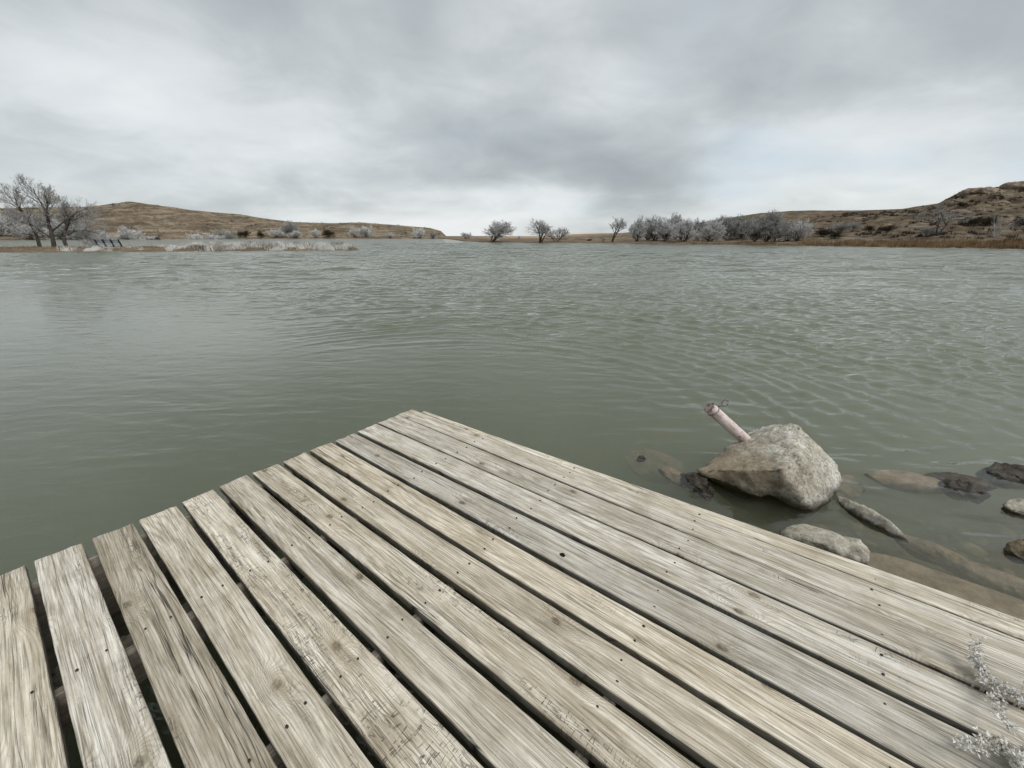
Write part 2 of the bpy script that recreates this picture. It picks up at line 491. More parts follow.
# ------------------------------------------------------------------ wood
def wood(name, dim=1.0):
    m, N = mat(name)
    o = N.obj()
    seed, tone, chk = N.prop('seed'), N.prop('tone'), N.prop('checks')
    so = N.cxyz(N.m('MULTIPLY', seed, 13.7), N.m('MULTIPLY', seed, 5.3), N.m('MULTIPLY', seed, 3.1))
    x, y, z = N.xyz(o)[0:3]
    q = N.vm('ADD', o, so)
    # knots
    vq = N.vm('ADD', N.scl(o, (1.5, 6.5, 0.0)), so)
    vor = N.n('ShaderNodeTexVoronoi', feature='F1', voronoi_dimensions='2D')
    N.put(vor.inputs['Vector'], vq); vor.inputs['Scale'].default_value = 1.0
    vor.inputs['Randomness'].default_value = 0.85
    dk = N.vm('LENGTH', N.scl(N.vm('SUBTRACT', vq, vor.outputs['Position']), (1 / 2.6, 1 / 6.5, 0.0)))
    has = N.m('GREATER_THAN', N.xyz(vor.outputs['Color'])[0], 0.36)
    kw = N.m('MULTIPLY', N.m('EXPONENT', N.m('MULTIPLY', N.m('POWER', N.m('DIVIDE', dk, 0.040), 2), -1)), has)
    kc = N.m('MULTIPLY', N.map(N.m('ADD', dk, N.m('MULTIPLY', N.noise(q, 60, 3, 0.6), 0.010)), 0.012, 0.022, 1, 0, smooth=True), has)
    # growth rings: contour lines of a long stretched field
    fld = N.noise(N.scl(q, (0.55, 4.0, 3.0)), 1.0, 2.0, 0.4, 0.0)
    fld = N.m('ADD', N.m('ADD', fld, N.m('MULTIPLY', kw, 0.22)), N.m('MULTIPLY', N.noise(N.scl(q, (6, 60, 10)), 1.0, 2, 0.5), 0.010))
    fld = N.m('ADD', fld, N.m('MULTIPLY', y, 2.0))
    ring = N.m('SINE', N.m('MULTIPLY', fld, 230.0))
    ringn = N.map(ring, -1, 1, 0, 1)
    # fibres, splits
    fib = N.noise(N.scl(q, (5.0, 330.0, 60.0)), 1.0, 5, 0.7, 0.0)
    fib2 = N.noise(N.scl(q, (2.0, 105.0, 30.0)), 1.0, 5, 0.68, 0.0)
    wav = N.m('MULTIPLY', N.noise(N.scl(q, (2.0, 5.0, 1.0)), 1.0, 3, 0.5), 0.03)
    sq = N.cxyz(N.m('MULTIPLY', x, 0.9), N.m('MULTIPLY', N.m('ADD', y, wav), 38.0), 0.0)
    sp = N.noise(N.vm('ADD', sq, so), 1.0, 3, 0.5, 0.0)
    split = N.map(N.m('ABSOLUTE', N.m('SUBTRACT', sp, 0.5)), 0.0, 0.016, 1, 0)
    smask = N.map(N.noise(N.scl(q, (1.1, 9, 1)), 1.0, 3, 0.5), N.m('SUBTRACT', 0.53, N.m('MULTIPLY', N.prop('splits'), 0.08)), 0.64, 0, 1)
    split = N.m('MULTIPLY', split, smask)
    # blocky weather checking: short cracks across the grain between cracks along it
    jit = N.m('MULTIPLY', N.noise(q, 9, 2, 0.5), 0.03)
    ca = N.noise(N.vm('ADD', N.cxyz(N.m('MULTIPLY', N.m('ADD', x, jit), 60), N.m('MULTIPLY', y, 7), 0.0), so), 1.0, 1, 0.5)
    cb = N.noise(N.vm('ADD', N.cxyz(N.m('MULTIPLY', x, 7), N.m('MULTIPLY', N.m('ADD', y, jit), 85), 3.0), so), 1.0, 1, 0.5)
    l1 = N.map(N.m('ABSOLUTE', N.m('SUBTRACT', ca, 0.5)), 0.0, 0.035, 1, 0)
    l2 = N.map(N.m('ABSOLUTE', N.m('SUBTRACT', cb, 0.5)), 0.0, 0.030, 1, 0)
    chm = N.map(N.m('ADD', N.noise(N.scl(q, (1.9, 13, 1)), 1.0, 3, 0.5), N.m('MULTIPLY', chk, 0.26)), 0.64, 0.74, 0, 1)
    l1 = N.m('MULTIPLY', l1, N.map(N.noise(N.scl(q, (38, 95, 1)), 1.0, 1, 0.5), 0.46, 0.54, 0, 1))
    check = N.m('MULTIPLY', N.m('MAXIMUM', l1, N.m('MULTIPLY', l2, 0.8)), chm)
    check = N.m('MULTIPLY', check, N.map(N.noise(q, 30, 2, 0.5), 0.34, 0.52, 0.1, 1))
    # hairline weather lines
    wv2 = N.m('MULTIPLY', N.noise(N.scl(q, (1.2, 5.0, 1.0)), 1.0, 2, 0.5), 0.06)
    y2 = N.m('ADD', N.m('ADD', y, wv2), N.m('MULTIPLY', kw, 0.012))
    def hair(fx, fy, wd, off):
        nn = N.noise(N.vm('ADD', N.cxyz(N.m('MULTIPLY', x, fx), N.m('MULTIPLY', y2, fy), off), so), 1.0, 2, 0.5)
        return N.map(N.m('ABSOLUTE', N.m('SUBTRACT', nn, 0.5)), 0.0, wd, 1, 0)
    h1 = N.m('MULTIPLY', hair(0.8, 75, 0.035, 4.0), N.map(N.noise(N.scl(q, (5, 40, 1)), 1.0, 3, 0.5), 0.44, 0.60, 0, 1))
    h2 = N.m('MULTIPLY', hair(1.4, 150, 0.06, 9.0), N.map(N.noise(N.scl(q, (7, 60, 1)), 1.0, 3, 0.5), 0.42, 0.62, 0, 1))
    hairs = N.m('MAXIMUM', h1, N.m('MULTIPLY', h2, 0.7))
    # colour
    bl = N.noise(N.scl(q, (2.6, 22.0, 1)), 1.0, 6, 0.66, 0.1)
    base = N.ramp(bl, [(0.26, (0.33, 0.298, 0.232)), (0.42, (0.52, 0.487, 0.405)), (0.53, (0.675, 0.648, 0.575)), (0.68, (0.78, 0.765, 0.71))])
    base = N.mix(N.map(fib2, 0.36, 0.56, 0.55, 0), base, (0.225, 0.195, 0.15))
    base = N.mix(N.m('MULTIPLY', N.map(ringn, 0.45, 0.95, 0, 1), N.map(bl, 0.3, 0.7, 0.46, 0.22)), base, (0.215, 0.175, 0.115))
    base = N.mix(N.map(fib, 0.46, 0.68, 0, 0.42), base, (0.70, 0.68, 0.61))
    base = N.mix(N.map(fib, 0.34, 0.44, 0.55, 0), base, (0.14, 0.115, 0.085))
    base = N.mix(N.m('MULTIPLY', N.map(kw, 0.25, 0.9, 0, 1), 0.35), base, (0.30, 0.25, 0.17))
    base = N.mix(N.m('MULTIPLY', kc, N.map(N.noise(q, 90, 3, 0.6), 0.35, 0.6, 0.45, 1.0)), base, (0.125, 0.105, 0.078))
    dirt = N.noise(q, 6.0, 6, 0.7, 0.3)
    base = N.mix(N.map(dirt, 0.48, 0.72, 0, 0.55), base, (0.285, 0.25, 0.18))
    spk = N.noise(q, 140, 3, 0.6)
    base = N.mix(N.map(spk, 0.66, 0.72, 0, 0.55), base, (0.12, 0.10, 0.08))
    base = N.mix(N.m('MULTIPLY', hairs, 0.66), base, (0.115, 0.095, 0.068))
    base = N.mix(N.m('MULTIPLY', split, 0.92), base, (0.022, 0.018, 0.014))
    base = N.mix(N.m('MULTIPLY', check, 0.85), base, (0.045, 0.038, 0.030))
    hue = N.m('FRACT', N.m('MULTIPLY', seed, 7.13))
    base = N.mix(1.0, base, N.mix(hue, (1.03, 1.01, 1.0), (1.08, 1.01, 0.92)), 'MULTIPLY')
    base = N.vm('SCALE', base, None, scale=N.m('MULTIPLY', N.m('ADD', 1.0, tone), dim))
    hgt = N.m('ADD', N.m('MULTIPLY', fib, 0.35), N.m('MULTIPLY', ringn, 0.22))
    hgt = N.m('SUBTRACT', N.m('ADD', hgt, N.m('MULTIPLY', fib2, 0.5)), N.m('MULTIPLY', hairs, 0.7))
    hgt = N.m('SUBTRACT', hgt, N.m('ADD', N.m('MULTIPLY', split, 1.4), N.m('MULTIPLY', check, 1.0)))
    N.out(N.bsdf(base, 0.82, N.bump(hgt, 0.0035, 0.8), 0.25))
    return m
M_WOOD = wood('weathered_grey_planks')
M_SIDE = wood('unbleached_shaded_plank_sides', 0.42)
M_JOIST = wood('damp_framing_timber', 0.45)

M_NAIL, N = mat('rusted_nail_heads')
N.out(N.bsdf(N.ramp(N.noise(N.obj(), 300, 3), [(0.35, (0.018, 0.014, 0.012)), (0.65, (0.07, 0.045, 0.03))]), 0.7, None, 0.3, 0.3))
M_HOLE, N = mat('dark_knot_hole')
N.out(N.bsdf((0.012, 0.009, 0.007), 0.95, None, 0.1))

dock = empty('dock', dock_pt(0, -0.9, 0.0))
tag(dock, 'weathered grey plank dock jutting into the lake in the foreground', 'dock')
bpy.context.view_layer.update()
DINV = Matrix.Translation(-Vector(dock.location))
YAW = math.atan2(U[1], U[0])

def plank(L0, R0, L2, R2, u0, u1, seed, tone, chk, spl, zoff=0.0, skewL=0.0, skewR=0.0, roll=0.0, thick=0.038):
    """one board: edges at v=L0..R0 for u=0 and L2..R2 for u=2; ends a little out of square and worn"""
    r = random.Random(int(seed * 1000))
    c0 = (L0 + R0) / 2
    nx, prof = 90, 13
    V, Fc = [], []
    bv = 0.006
    def cross(hw):
        pts = [(-hw, -thick), (-hw, -bv), (-hw + 0.0018, -0.0018), (-hw + bv, 0)]
        for k in range(1, 6): pts.append((-hw + bv + (2 * hw - 2 * bv) * k / 6, 0))
        pts += [(hw - bv, 0), (hw - 0.0018, -0.0018), (hw, -bv), (hw, -thick)]
        return pts
    ph = [r.uniform(0, 6.28) for _ in range(6)]
    for i in range(nx + 1):
        t = i / nx
        t = t ** 1.4
        for j in range(prof):
            uu = u0 + (u1 - u0) * t
            fl, fr_ = (L2 - L0) / 2 * uu + L0, (R2 - R0) / 2 * uu + R0
            hw = (fr_ - fl) / 2; cc = (fr_ + fl) / 2
            yy, zz = cross(hw)[j]
            side = yy / hw
            wob = 0.0012 * math.sin(uu * 2.3 + ph[0]) + 0.0004 * math.sin(uu * 17 + ph[1]) + 0.0004 * math.sin(uu * 41 + ph[2] + side)
            cup = -0.0022 * (1 - side * side)
            warp = 0.0022 * math.sin(uu * 1.7 + ph[3])
            e = math.exp(-(uu - u0) / 0.012)
            sk = (skewL * (1 - side) / 2 + skewR * (1 + side) / 2) * max(0, 1 - (uu - u0) / 0.25)
            rag = 0.004 * math.sin(side * 5 + ph[4]) * e + 0.0055 * r.uniform(-1, 1) * e
            zz2 = zz + (cup if zz > -0.02 else 0) + warp + roll * side
            if zz > -0.02: zz2 -= 0.004 * e
            V.append((uu + sk + rag, cc - c0 + yy + wob, zz2))
    for i in range(nx):
        for j in range(prof - 1):
            a = i * prof + j
            Fc.append((a, a + 1, a + prof + 1, a + prof)[::-1])
        a = i * prof
        Fc.append((a + prof - 1, a, a + prof, a + 2 * prof - 1)[::-1])
    Fc.append(tuple(range(prof)))
    Fc.append(tuple(nx * prof + k for k in range(prof))[::-1])
    o = mesh_obj('plank', V, Fc, M_WOOD)
    o.data.materials.append(M_SIDE)          # sawn sides: unbleached, with the shade of the gaps painted into the colour
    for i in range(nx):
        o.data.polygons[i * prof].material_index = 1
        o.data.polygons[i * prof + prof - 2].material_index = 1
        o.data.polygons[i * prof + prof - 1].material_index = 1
    # shade smooth only along the rounded arrises
    w = dock_pt(0, c0, DECK + zoff)
    o.parent = dock
    o.location = DINV @ w
    o.rotation_euler = (0, 0, YAW)
    o['seed'] = seed; o['tone'] = tone; o['checks'] = chk; o['splits'] = spl
    return o, c0

UEND = 4.6
PL = [  # L0, R0, L2, R2, u0, seed, tone, checks, zoff
    (-2.840, -2.700, -2.805, -2.665, 0.00, 0.13, -0.05, 0.0, 0.0),
    (-2.672, -2.532, -2.640, -2.500, 0.01, 0.29, 0.00, 0.0, 0.0),
    (-2.502, -2.362, -2.470, -2.330, -0.01, 0.41, -0.10, 0.0, 0.0),
    (-2.335, -2.195, -2.300, -2.160, 0.00, 0.57, 0.02, 0.0, 0.0),
    (-2.168, -2.030, -2.128, -1.990, 0.00, 0.66, 0.02, 0.25, 0.0),
    (-2.004, -1.862, -1.968, -1.830, -0.005, 0.72, 0.06, 0.3, 0.002),
    (-1.830, -1.688, -1.815, -1.663, 0.000, 0.275, -0.27, 0.12, -0.002),
    (-1.667, -1.520, -1.650, -1.511, 0.004, 0.93, -0.02, 0.0, 0.0),
    (-1.496, -1.358, -1.489, -1.335, 0.000, 1.07, 0.06, 1.0, 0.0),
    (-1.326, -1.188, -1.313, -1.165, -0.010, 1.21, -0.10, 0.1, 0.0),
    (-1.158, -1.020, -1.137, -0.992, 0.000, 1.365, 0.00, 0.6, 0.0),
    (-0.992, -0.853, -0.964, -0.822, 0.004, 1.52, -0.07, 0.1, 0.0),
    (-0.826, -0.686, -0.798, -0.656, 0.002, 1.68, 0.04, 0.0, 0.001),
    (-0.655, -0.512, -0.634, -0.468, 0.010, 1.83, -0.14, 0.1, 0.0),
    (-0.486, -0.331, -0.443, -0.285, 0.002, 1.97, 0.05, 0.1, 0.0),
    (-0.315, -0.145, -0.272, -0.116, 0.002, 2.13, -0.10, 0.0, 0.0),
    (-0.134, -0.002, -0.108, 0.040, -0.002, 2.29, 0.00, 0.0, 0.001),
    (0.004, 0.028, 0.045, 0.121, 0.115, 2.47, 0.10, 0.2, 0.0),
]
PLANKS = []
for i, (a, b, c_, d_, u0, sd_, tn, ck, zo) in enumerate(PL):
    r = random.Random(i + 5)
    ue = UEND if i < len(PL) - 1 else 3.27
    o, c0 = plank(a, b, c_, d_, u0, ue, sd_, tn, ck, {6: 1.6, 4: .8, 5: .7, 17: .6}.get(i, r.uniform(-.2, .5)), zo, r.uniform(-.008, .008), r.uniform(-.008, .008), r.uniform(-.0012, .0012))
    PLANKS.append((o, c0, a, b, c_, d_))
PLANKS[6][0]['label'] = 'darker brown plank with long open cracks'
PLANKS[8][0]['label'] = 'plank with blocky crackled surface'
PLANKS[-1][0]['label'] = 'narrow pale edge board'
JU = (0.785, 1.47, 2.16, 2.82, 3.52, 4.2)
for i, (o, c0, a, b, c_, d_) in enumerate(PLANKS[4:]):
    r = random.Random(i + 77)
    for ju in JU[:5]:
        for sd_ in (0.27, 0.75):
            if i == len(PLANKS) - 5 and (sd_ > 0.5 or ju < 1): continue
            u = ju + r.uniform(-0.012, 0.012)
            l = (c_ - a) / 2 * u + a; rr_ = (d_ - b) / 2 * u + b
            vv = l + (rr_ - l) * (sd_ + r.uniform(-.03, .03)) - c0
            bm = bmesh.new()
            bmesh.ops.create_cone(bm, cap_ends=True, segments=9, radius1=0.0040 * r.uniform(.8, 1.15), radius2=0.0034, depth=0.003)
            bmesh.ops.scale(bm, verts=bm.verts, vec=(r.uniform(.9, 1.5), 1, 1))
            bm_obj('nail', bm, M_NAIL, o, loc=(u, vv, 0.0006 + 0.0022 * math.sin(u * 1.7)))
# open knot hole in one board
def disc(name, o, u, v_, ru, rv, m):
    V = [(0, 0, 0.0)]; r = random.Random(int(u * 100))
    n = 18
    for k in range(n):
        a = 2 * math.pi * k / n; q = 1 + 0.16 * r.uniform(-1, 1)
        V.append((math.cos(a) * ru * q, math.sin(a) * rv * q, 0.0))
    return mesh_obj(name, V, [(0, k + 1, (k + 1) % n + 1) for k in range(n)], m, o, loc=(u, v_, 0.0022))
disc('knot_hole', PLANKS[13][0], 1.763, -0.583 - PLANKS[13][1], 0.013, 0.010, M_HOLE)

def beam(name, u0, u1, v0, v1, z0, z1, m=M_JOIST, seed=0.3, tone=0.0):
    bm = bmesh.new()
    bmesh.ops.create_cube(bm, size=1)
    L = max(u1 - u0, v1 - v0)
    along_v = (v1 - v0) > (u1 - u0)
    w = (u1 - u0) if along_v else (v1 - v0)
    bmesh.ops.scale(bm, verts=bm.verts, vec=(L, w, z1 - z0))
    bmesh.ops.bevel(bm, geom=bm.edges[:], offset=0.004, segments=2, affect='EDGES')
    o = bm_obj(name, bm, m, dock)
    o.location = DINV @ dock_pt((u0 + u1) / 2, (v0 + v1) / 2, (z0 + z1) / 2)
    o.rotation_euler = (0, 0, YAW + (math.pi / 2 if along_v else 0))
    o['seed'] = seed; o['tone'] = tone; o['checks'] = 0.0
    return o
ZT = DECK - 0.041
beam('rim_joist', 0.075, 0.115, -2.80, -0.06, -0.16, ZT, seed=0.61, tone=0.2)  # carried down below the water to keep lake light out from under the deck
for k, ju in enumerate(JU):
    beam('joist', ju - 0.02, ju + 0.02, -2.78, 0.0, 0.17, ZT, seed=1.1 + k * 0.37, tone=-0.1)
beam('side_beam', 0.14, 4.5, -0.055, -0.015, -0.15, ZT - 0.003, seed=3.3)  # both side beams made extra deep to block light under the deck
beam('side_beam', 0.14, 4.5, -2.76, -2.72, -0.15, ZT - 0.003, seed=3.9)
for (uu, vv) in ((0.20, -0.14), (0.20, -2.62), (2.3, -0.14), (2.3, -2.62), (0.20, -1.40)):
    V, Fc = [], []
    p0 = DINV @ dock_pt(uu, vv, -2.2); p1 = DINV @ dock_pt(uu, vv, ZT - 0.002)
    tube(V, Fc, [p0, p0.lerp(p1, .5), p1], [0.075, 0.072, 0.07], 14)
    o = mesh_obj('pile', V, Fc, M_JOIST, dock, True)
    o['seed'] = uu + vv; o['tone'] = -0.3; o['checks'] = 0.0

# ------------------------------------------------------------------ rocks
def stone(name, cols, wet=(0.015, 0.055), moss=None, scale=1.0, spk=0.5):
    m, N = mat(name)
    o = N.obj()
    p = N.n('ShaderNodeNewGeometry').outputs['Position']
    z = N.xyz(p)[2]
    a = N.noise(o, 3.0 * scale, 8, 0.65, 0.4)
    b = N.noise(o, 11.0 * scale, 6, 0.7, 0.2)
    f = N.noise(o, 60.0 * scale, 5, 0.7)
    mixf = N.m('ADD', N.m('MULTIPLY', a, 0.55), N.m('MULTIPLY', b, 0.45))
    c = N.ramp(mixf, [(0.34, cols[0]), (0.47, cols[1]), (0.60, cols[2])])
    c = N.mix(N.map(f, 0.50, 0.68, 0, spk), c, tuple(q * 0.28 for q in cols[0]))
    c = N.mix(N.map(f, 0.30, 0.44, spk * 0.7, 0), c, tuple(min(0.75, q * 1.25) for q in cols[2]))
    if moss:
        st = N.m('ADD', N.noise(o, 4 * scale, 6, 0.65, 0.5), N.map(N.xyz(o)[0], -0.45, 0.30, 0.22, -0.18))
        c = N.mix(N.map(st, 0.44, 0.66, 0, 0.80), c, moss)
    rough = 0.88
    if wet:
        zz = N.m('ADD', z, N.m('MULTIPLY', N.m('SUBTRACT', b, 0.5), 0.10))
        wm = N.map(zz, wet[0], wet[1], 1, 0, smooth=True)
        c = N.mix(N.m('MULTIPLY', wm, 0.80), c, (0.035, 0.028, 0.018))
        rough = N.map(wm, 0, 1, 0.88, 0.35)
    h = N.m('ADD', N.m('MULTIPLY', a, 0.5), N.m('ADD', N.m('MULTIPLY', b, 0.35), N.m('MULTIPLY', f, 0.12)))
    N.out(N.bsdf(c, rough, N.bump(h, 0.05 / scale, 0.9), 0.3))
    return m
M_BOULDER = stone('pale_weathered_sandstone', [(0.18, 0.152, 0.108), (0.42, 0.385, 0.31), (0.71, 0.69, 0.62)], spk=0.85, wet=(0.02, 0.11), moss=(0.21, 0.16, 0.10))
M_ROCKP = stone('pale_lake_stone', [(0.17, 0.145, 0.105), (0.40, 0.37, 0.30), (0.58, 0.55, 0.48)], wet=(-0.005, 0.03), scale=2.0, moss=(0.13, 0.105, 0.06))
M_ROCKD = stone('dark_wet_stone', [(0.020, 0.016, 0.012), (0.050, 0.038, 0.028), (0.11, 0.09, 0.07)], scale=2.2, spk=0.3)
M_ROCKM = stone('mossy_brown_stone', [(0.05, 0.04, 0.022), (0.12, 0.095, 0.055), (0.26, 0.225, 0.155)], scale=2.2, spk=0.4)
M_SUB = stone('submerged_tan_stone', [(0.14, 0.105, 0.062), (0.25, 0.195, 0.125), (0.36, 0.29, 0.20)], wet=False, scale=1.6, spk=0.25)
M_LEDGE = stone('hillside_sandstone', [(0.10, 0.072, 0.05), (0.20, 0.15, 0.105), (0.36, 0.30, 0.235)], wet=False, scale=0.12, spk=0.4)

def hull_rock(name, pts, m, disp=0.03, fr=3.0, seed=0, sub=5, smooth_it=2, parent=None, carve=None, el=0.03):
    """convex hull of hand-placed corners, refined and roughened"""
    bm = bmesh.new()
    vs = [bm.verts.new(p) for p in pts]
    r = bmesh.ops.convex_hull(bm, input=vs)
    junk = list({e for e in r['geom_interior'] + r['geom_unused'] if isinstance(e, bmesh.types.BMVert)})
    if junk: bmesh.ops.delete(bm, geom=junk, context='VERTS')
    for s_ in range(sub):
        bmesh.ops.triangulate(bm, faces=bm.faces[:])
        L = [e for e in bm.edges if e.calc_length() > el]
        if L: bmesh.ops.subdivide_edges(bm, edges=L, cuts=1, use_grid_fill=False)
        if s_ < smooth_it:
            bmesh.ops.smooth_vert(bm, verts=bm.verts[:], factor=0.35, use_axis_x=True, use_axis_y=True, use_axis_z=True)
    bmesh.ops.triangulate(bm, faces=bm.faces[:])
    if smooth_it: bmesh.ops.smooth_vert(bm, verts=bm.verts[:], factor=0.4, use_axis_x=True, use_axis_y=True, use_axis_z=True)
    bm.normal_update()
    co = np.array([q.co[:] for q in bm.verts]); no = np.array([q.normal[:] for q in bm.verts])
    def n3(k, s_): return (fbm(co[:, 0] * k + co[:, 2] * k * .7, co[:, 1] * k - co[:, 2] * k * .6, s_) + fbm(co[:, 1] * k + 9, co[:, 2] * k, s_ + 3)) * .5
    d = disp * (n3(fr, seed) + 0.45 * n3(fr * 3.1, seed + 11) + 0.2 * n3(fr * 8, seed + 23))
    d = d - disp * 0.5 * np.maximum(0, 0.10 - np.abs(n3(fr * 0.9, seed + 40))) / 0.10
    co2 = co + no * d[:, None]
    if carve: co2 = carve(co2)
    for q, c in zip(bm.verts, co2): q.co = c
    return bm_obj(name, bm, m, parent, smooth=True)

def unp(x, y, Y):
    """a real point at depth Y metres in front of the tripod"""
    cx = (x - 512) / F; cy = (384 - y) / F
    r = np.array([cx, math.cos(PITCH) + cy * math.sin(PITCH), -math.sin(PITCH) + cy * math.cos(PITCH)])
    t = Y / r[1]
    return Vector((r[0] * t, Y, CAMZ + r[2] * t))

bp = [unp(697, 470, 2.40), unp(703, 475, 2.36), unp(748, 443, 2.62), unp(790, 421, 2.66), unp(800, 425, 2.58), unp(815, 443, 2.50),
      unp(838, 465, 2.38), unp(843, 482, 2.28), unp(833, 499, 2.14), unp(812, 509, 2.045), unp(788, 508, 2.05), unp(774, 499, 2.10),
      unp(757, 489, 2.17), unp(730, 485, 2.27), unp(782, 470, 2.13), unp(800, 455, 2.25),
      Vector((2.10, 3.02, 0.10)), Vector((2.35, 2.75, 0.0)), Vector((2.36, 2.40, -0.05)),
      Vector((1.72, 2.62, -0.35)), Vector((2.05, 2.30, -0.40)), Vector((2.25, 2.7, -0.40)), Vector((1.9, 2.12, -0.12))]
ctr = Vector((1.95, 2.45, 0.0))
def carve(c):
    # hollow under the left shoulder of the boulder
    q = c + np.array(ctr)
    f = np.exp(-(((q[:, 0] - 1.755) / 0.075) ** 2)) * (1 - sstep(0.0, 0.20, q[:, 2])) * (1 - sstep(2.2, 2.5, q[:, 1]))
    c = c.copy(); c[:, 1] += 0.10 * f
    return c
o = hull_rock('boulder', [p - ctr for p in bp], M_BOULDER, 0.034, 5.5, 3, 6, 0, carve=carve)
o.location = ctr
tag(o, 'large pale angular boulder sitting in the shallow water beside the dock', 'boulder')

def rock(label, m, loc, size, rz=0, seed=1, disp=0.16, name='rock', group=None, tilt=0.0, n=13, pointed=0.0):
    r = random.Random(seed)
    pts = []
    for k in range(n):
        z = 1 - 2 * (k + .5) / n; a = k * 2.39996 + r.uniform(-.35, .35)
        q = math.sqrt(1 - z * z) * r.uniform(.75, 1.1)
        x_ = q * math.cos(a); y_ = q * math.sin(a)
        if pointed: y_ *= 1 - pointed * (x_ * .5 + .5)
        pts.append(Vector((x_ * size[0], y_ * size[1], z * size[2] * r.uniform(.85, 1.1))))
    if pointed: pts.append(Vector((size[0] * 1.25, 0, -0.3 * size[2])))
    sub = 5
    o = hull_rock(name, pts, m, max(disp, .22) * min(size) * (1.6 if m in (M_ROCKD, M_LEDGE) else 1.15), 1.7 / max(size), seed, 6, 0 if m in (M_ROCKD, M_LEDGE) else 1, el=max(size) * .07)
    o.location = loc; o.rotation_euler = (tilt, 0, rz)
    tag(o, label, 'rock', group)
    return o
RG = 'rocks in the shallows beside the dock'
rock('grey flat-topped rock with a mossy brown end, touching the dock edge below the boulder', M_ROCKP, (1.79, 1.76, 0.0), (0.27, 0.125, 0.12), math.radians(-28), 3, group=RG)
rock('narrow pale rock tapering to a point, lying in water right of the boulder', M_ROCKP, (2.225, 1.99, 0.01), (0.21, 0.075, 0.075), math.radians(-72), 8, pointed=0.75, group=RG)
rock('dark brown brushy rock wedged between boulder and dock', M_ROCKD, (1.34, 2.36, -0.03), (0.10, 0.17, 0.085), 0.4, 12, 0.3, group=RG)
rock('small dark stone tip poking from the water left of the boulder', M_ROCKD, (1.03, 2.70, -0.015), (0.05, 0.03, 0.035), 0.3, 15, group=RG)
rock('dark wet jagged rock breaking the surface beside a submerged slab at right', M_ROCKD, (3.20, 2.31, -0.03), (0.19, 0.10, 0.075), math.radians(-12), 21, 0.3, group=RG)
rock('flat mossy rock top just awash behind the jagged dark rock', M_ROCKM, (3.27, 2.42, -0.035), (0.26, 0.10, 0.07), math.radians(-15), 25, 0.25, group=RG)
rock('black low rock at the right edge, farthest of the rocks', M_ROCKD, (3.76, 2.48, -0.03), (0.28, 0.12, 0.10), math.radians(-15), 29, 0.25, group=RG)
rock('pale buff rock at the right edge between two dark rocks', M_ROCKP, (3.30, 2.06, 0.0), (0.17, 0.085, 0.075), math.radians(-10), 33, group=RG)
rock('rounded dark brown rock at the right edge, nearest to the dock', M_ROCKM, (2.84, 1.70, 0.01), (0.14, 0.085, 0.09), 0.2, 37, group=RG)
SG = 'tan rocks lying under the water surface'
rock('long olive rock under water between the dock and boulder', M_SUB, (1.245, 2.56, -0.085), (0.21, 0.085, 0.07), math.radians(118), 41, group=SG)
rock('broad faint slab deep under water behind the dark stone tip', M_SUB, (1.36, 3.12, -0.36), (0.36, 0.20, 0.16), math.radians(-20), 43, group=SG)
rock('tan slab under water left of the jagged dark rock', M_SUB, (2.98, 2.47, -0.07), (0.34, 0.15, 0.075), math.radians(-18), 47, group=SG)
rock('big flat brown slab under water along the dock edge at lower right', M_SUB, (2.36, 1.50, -0.115), (0.66, 0.24, 0.085), math.radians(-36), 53, group=SG)
rock('narrow olive rock under water past the pointed rock', M_SUB, (2.47, 1.80, -0.10), (0.21, 0.07, 0.07), math.radians(-52), 59, group=SG)
rock('long olive slab under water in front of the rounded dark rock', M_SUB, (2.66, 1.60, -0.12), (0.30, 0.09, 0.08), math.radians(-45), 61, group=SG)
rock('faint olive rock under water behind the right side of the boulder', M_SUB, (2.62, 2.62, -0.24), (0.24, 0.16, 0.12), math.radians(20), 67, group=SG)
rr = random.Random(9)
UL = ['grey flat stone under the dock seen through the widest gap', 'grey flat stone under the dock beneath the darkest plank', 'grey stone under the dock beneath the crackled plank', 'grey stone under the dock beneath the leftmost plank']
for (uu, vv, lb) in ((0.45, -1.85, 0), (0.46, -1.67, 1), (0.5, -1.48, 2), (0.45, -2.02, 3)):
    q = dock_pt(uu, vv, 0.02)
    rock(UL[lb], M_ROCKP, q, (0.17, 0.08, 0.09), rr.uniform(0, 3), 70 + lb, 0.3, group='stones under the dock')

r = random.Random(31); V, Fc = [], []
for i in range(420):
    a_, b_ = r.uniform(1.2, 4.3), r.uniform(-0.1, 2.6)
    X, Y = (O2 + U * a_ + E * b_)
    if X < 0.9 or Y < 0.6: continue
    z0 = ground_z(X, Y); q = r.uniform(.012, .05) * (1.0 if r.random() < .85 else 1.8)
    n0 = len(V); ang = r.uniform(0, 3.14); e1 = r.uniform(.6, 1)
    rows = ((1.0, -.2), (.95, .25), (.55, .55))
    for (rr_, zz_) in rows:
        for k in range(8):
            t_ = 6.2832 * k / 8; w_ = rr_ * r.uniform(.82, 1.12)
            x_, y_ = math.cos(t_) * w_, math.sin(t_) * w_ * e1
            V.append((X + q * (x_ * math.cos(ang) - y_ * math.sin(ang)), Y + q * (x_ * math.sin(ang) + y_ * math.cos(ang)), z0 + q * zz_ * .8))
    for j in range(2):
        for k in range(8): Fc.append((n0 + j * 8 + k, n0 + j * 8 + (k + 1) % 8, n0 + j * 8 + 8 + (k + 1) % 8, n0 + j * 8 + 8 + k))
    Fc.append(tuple(n0 + 16 + k for k in range(8)))
tag(mesh_obj('lake_bed_stones', V, Fc, M_SUB, None, True), 'small tan stones scattered over the shallow lake bed', 'gravel', kind='stuff')

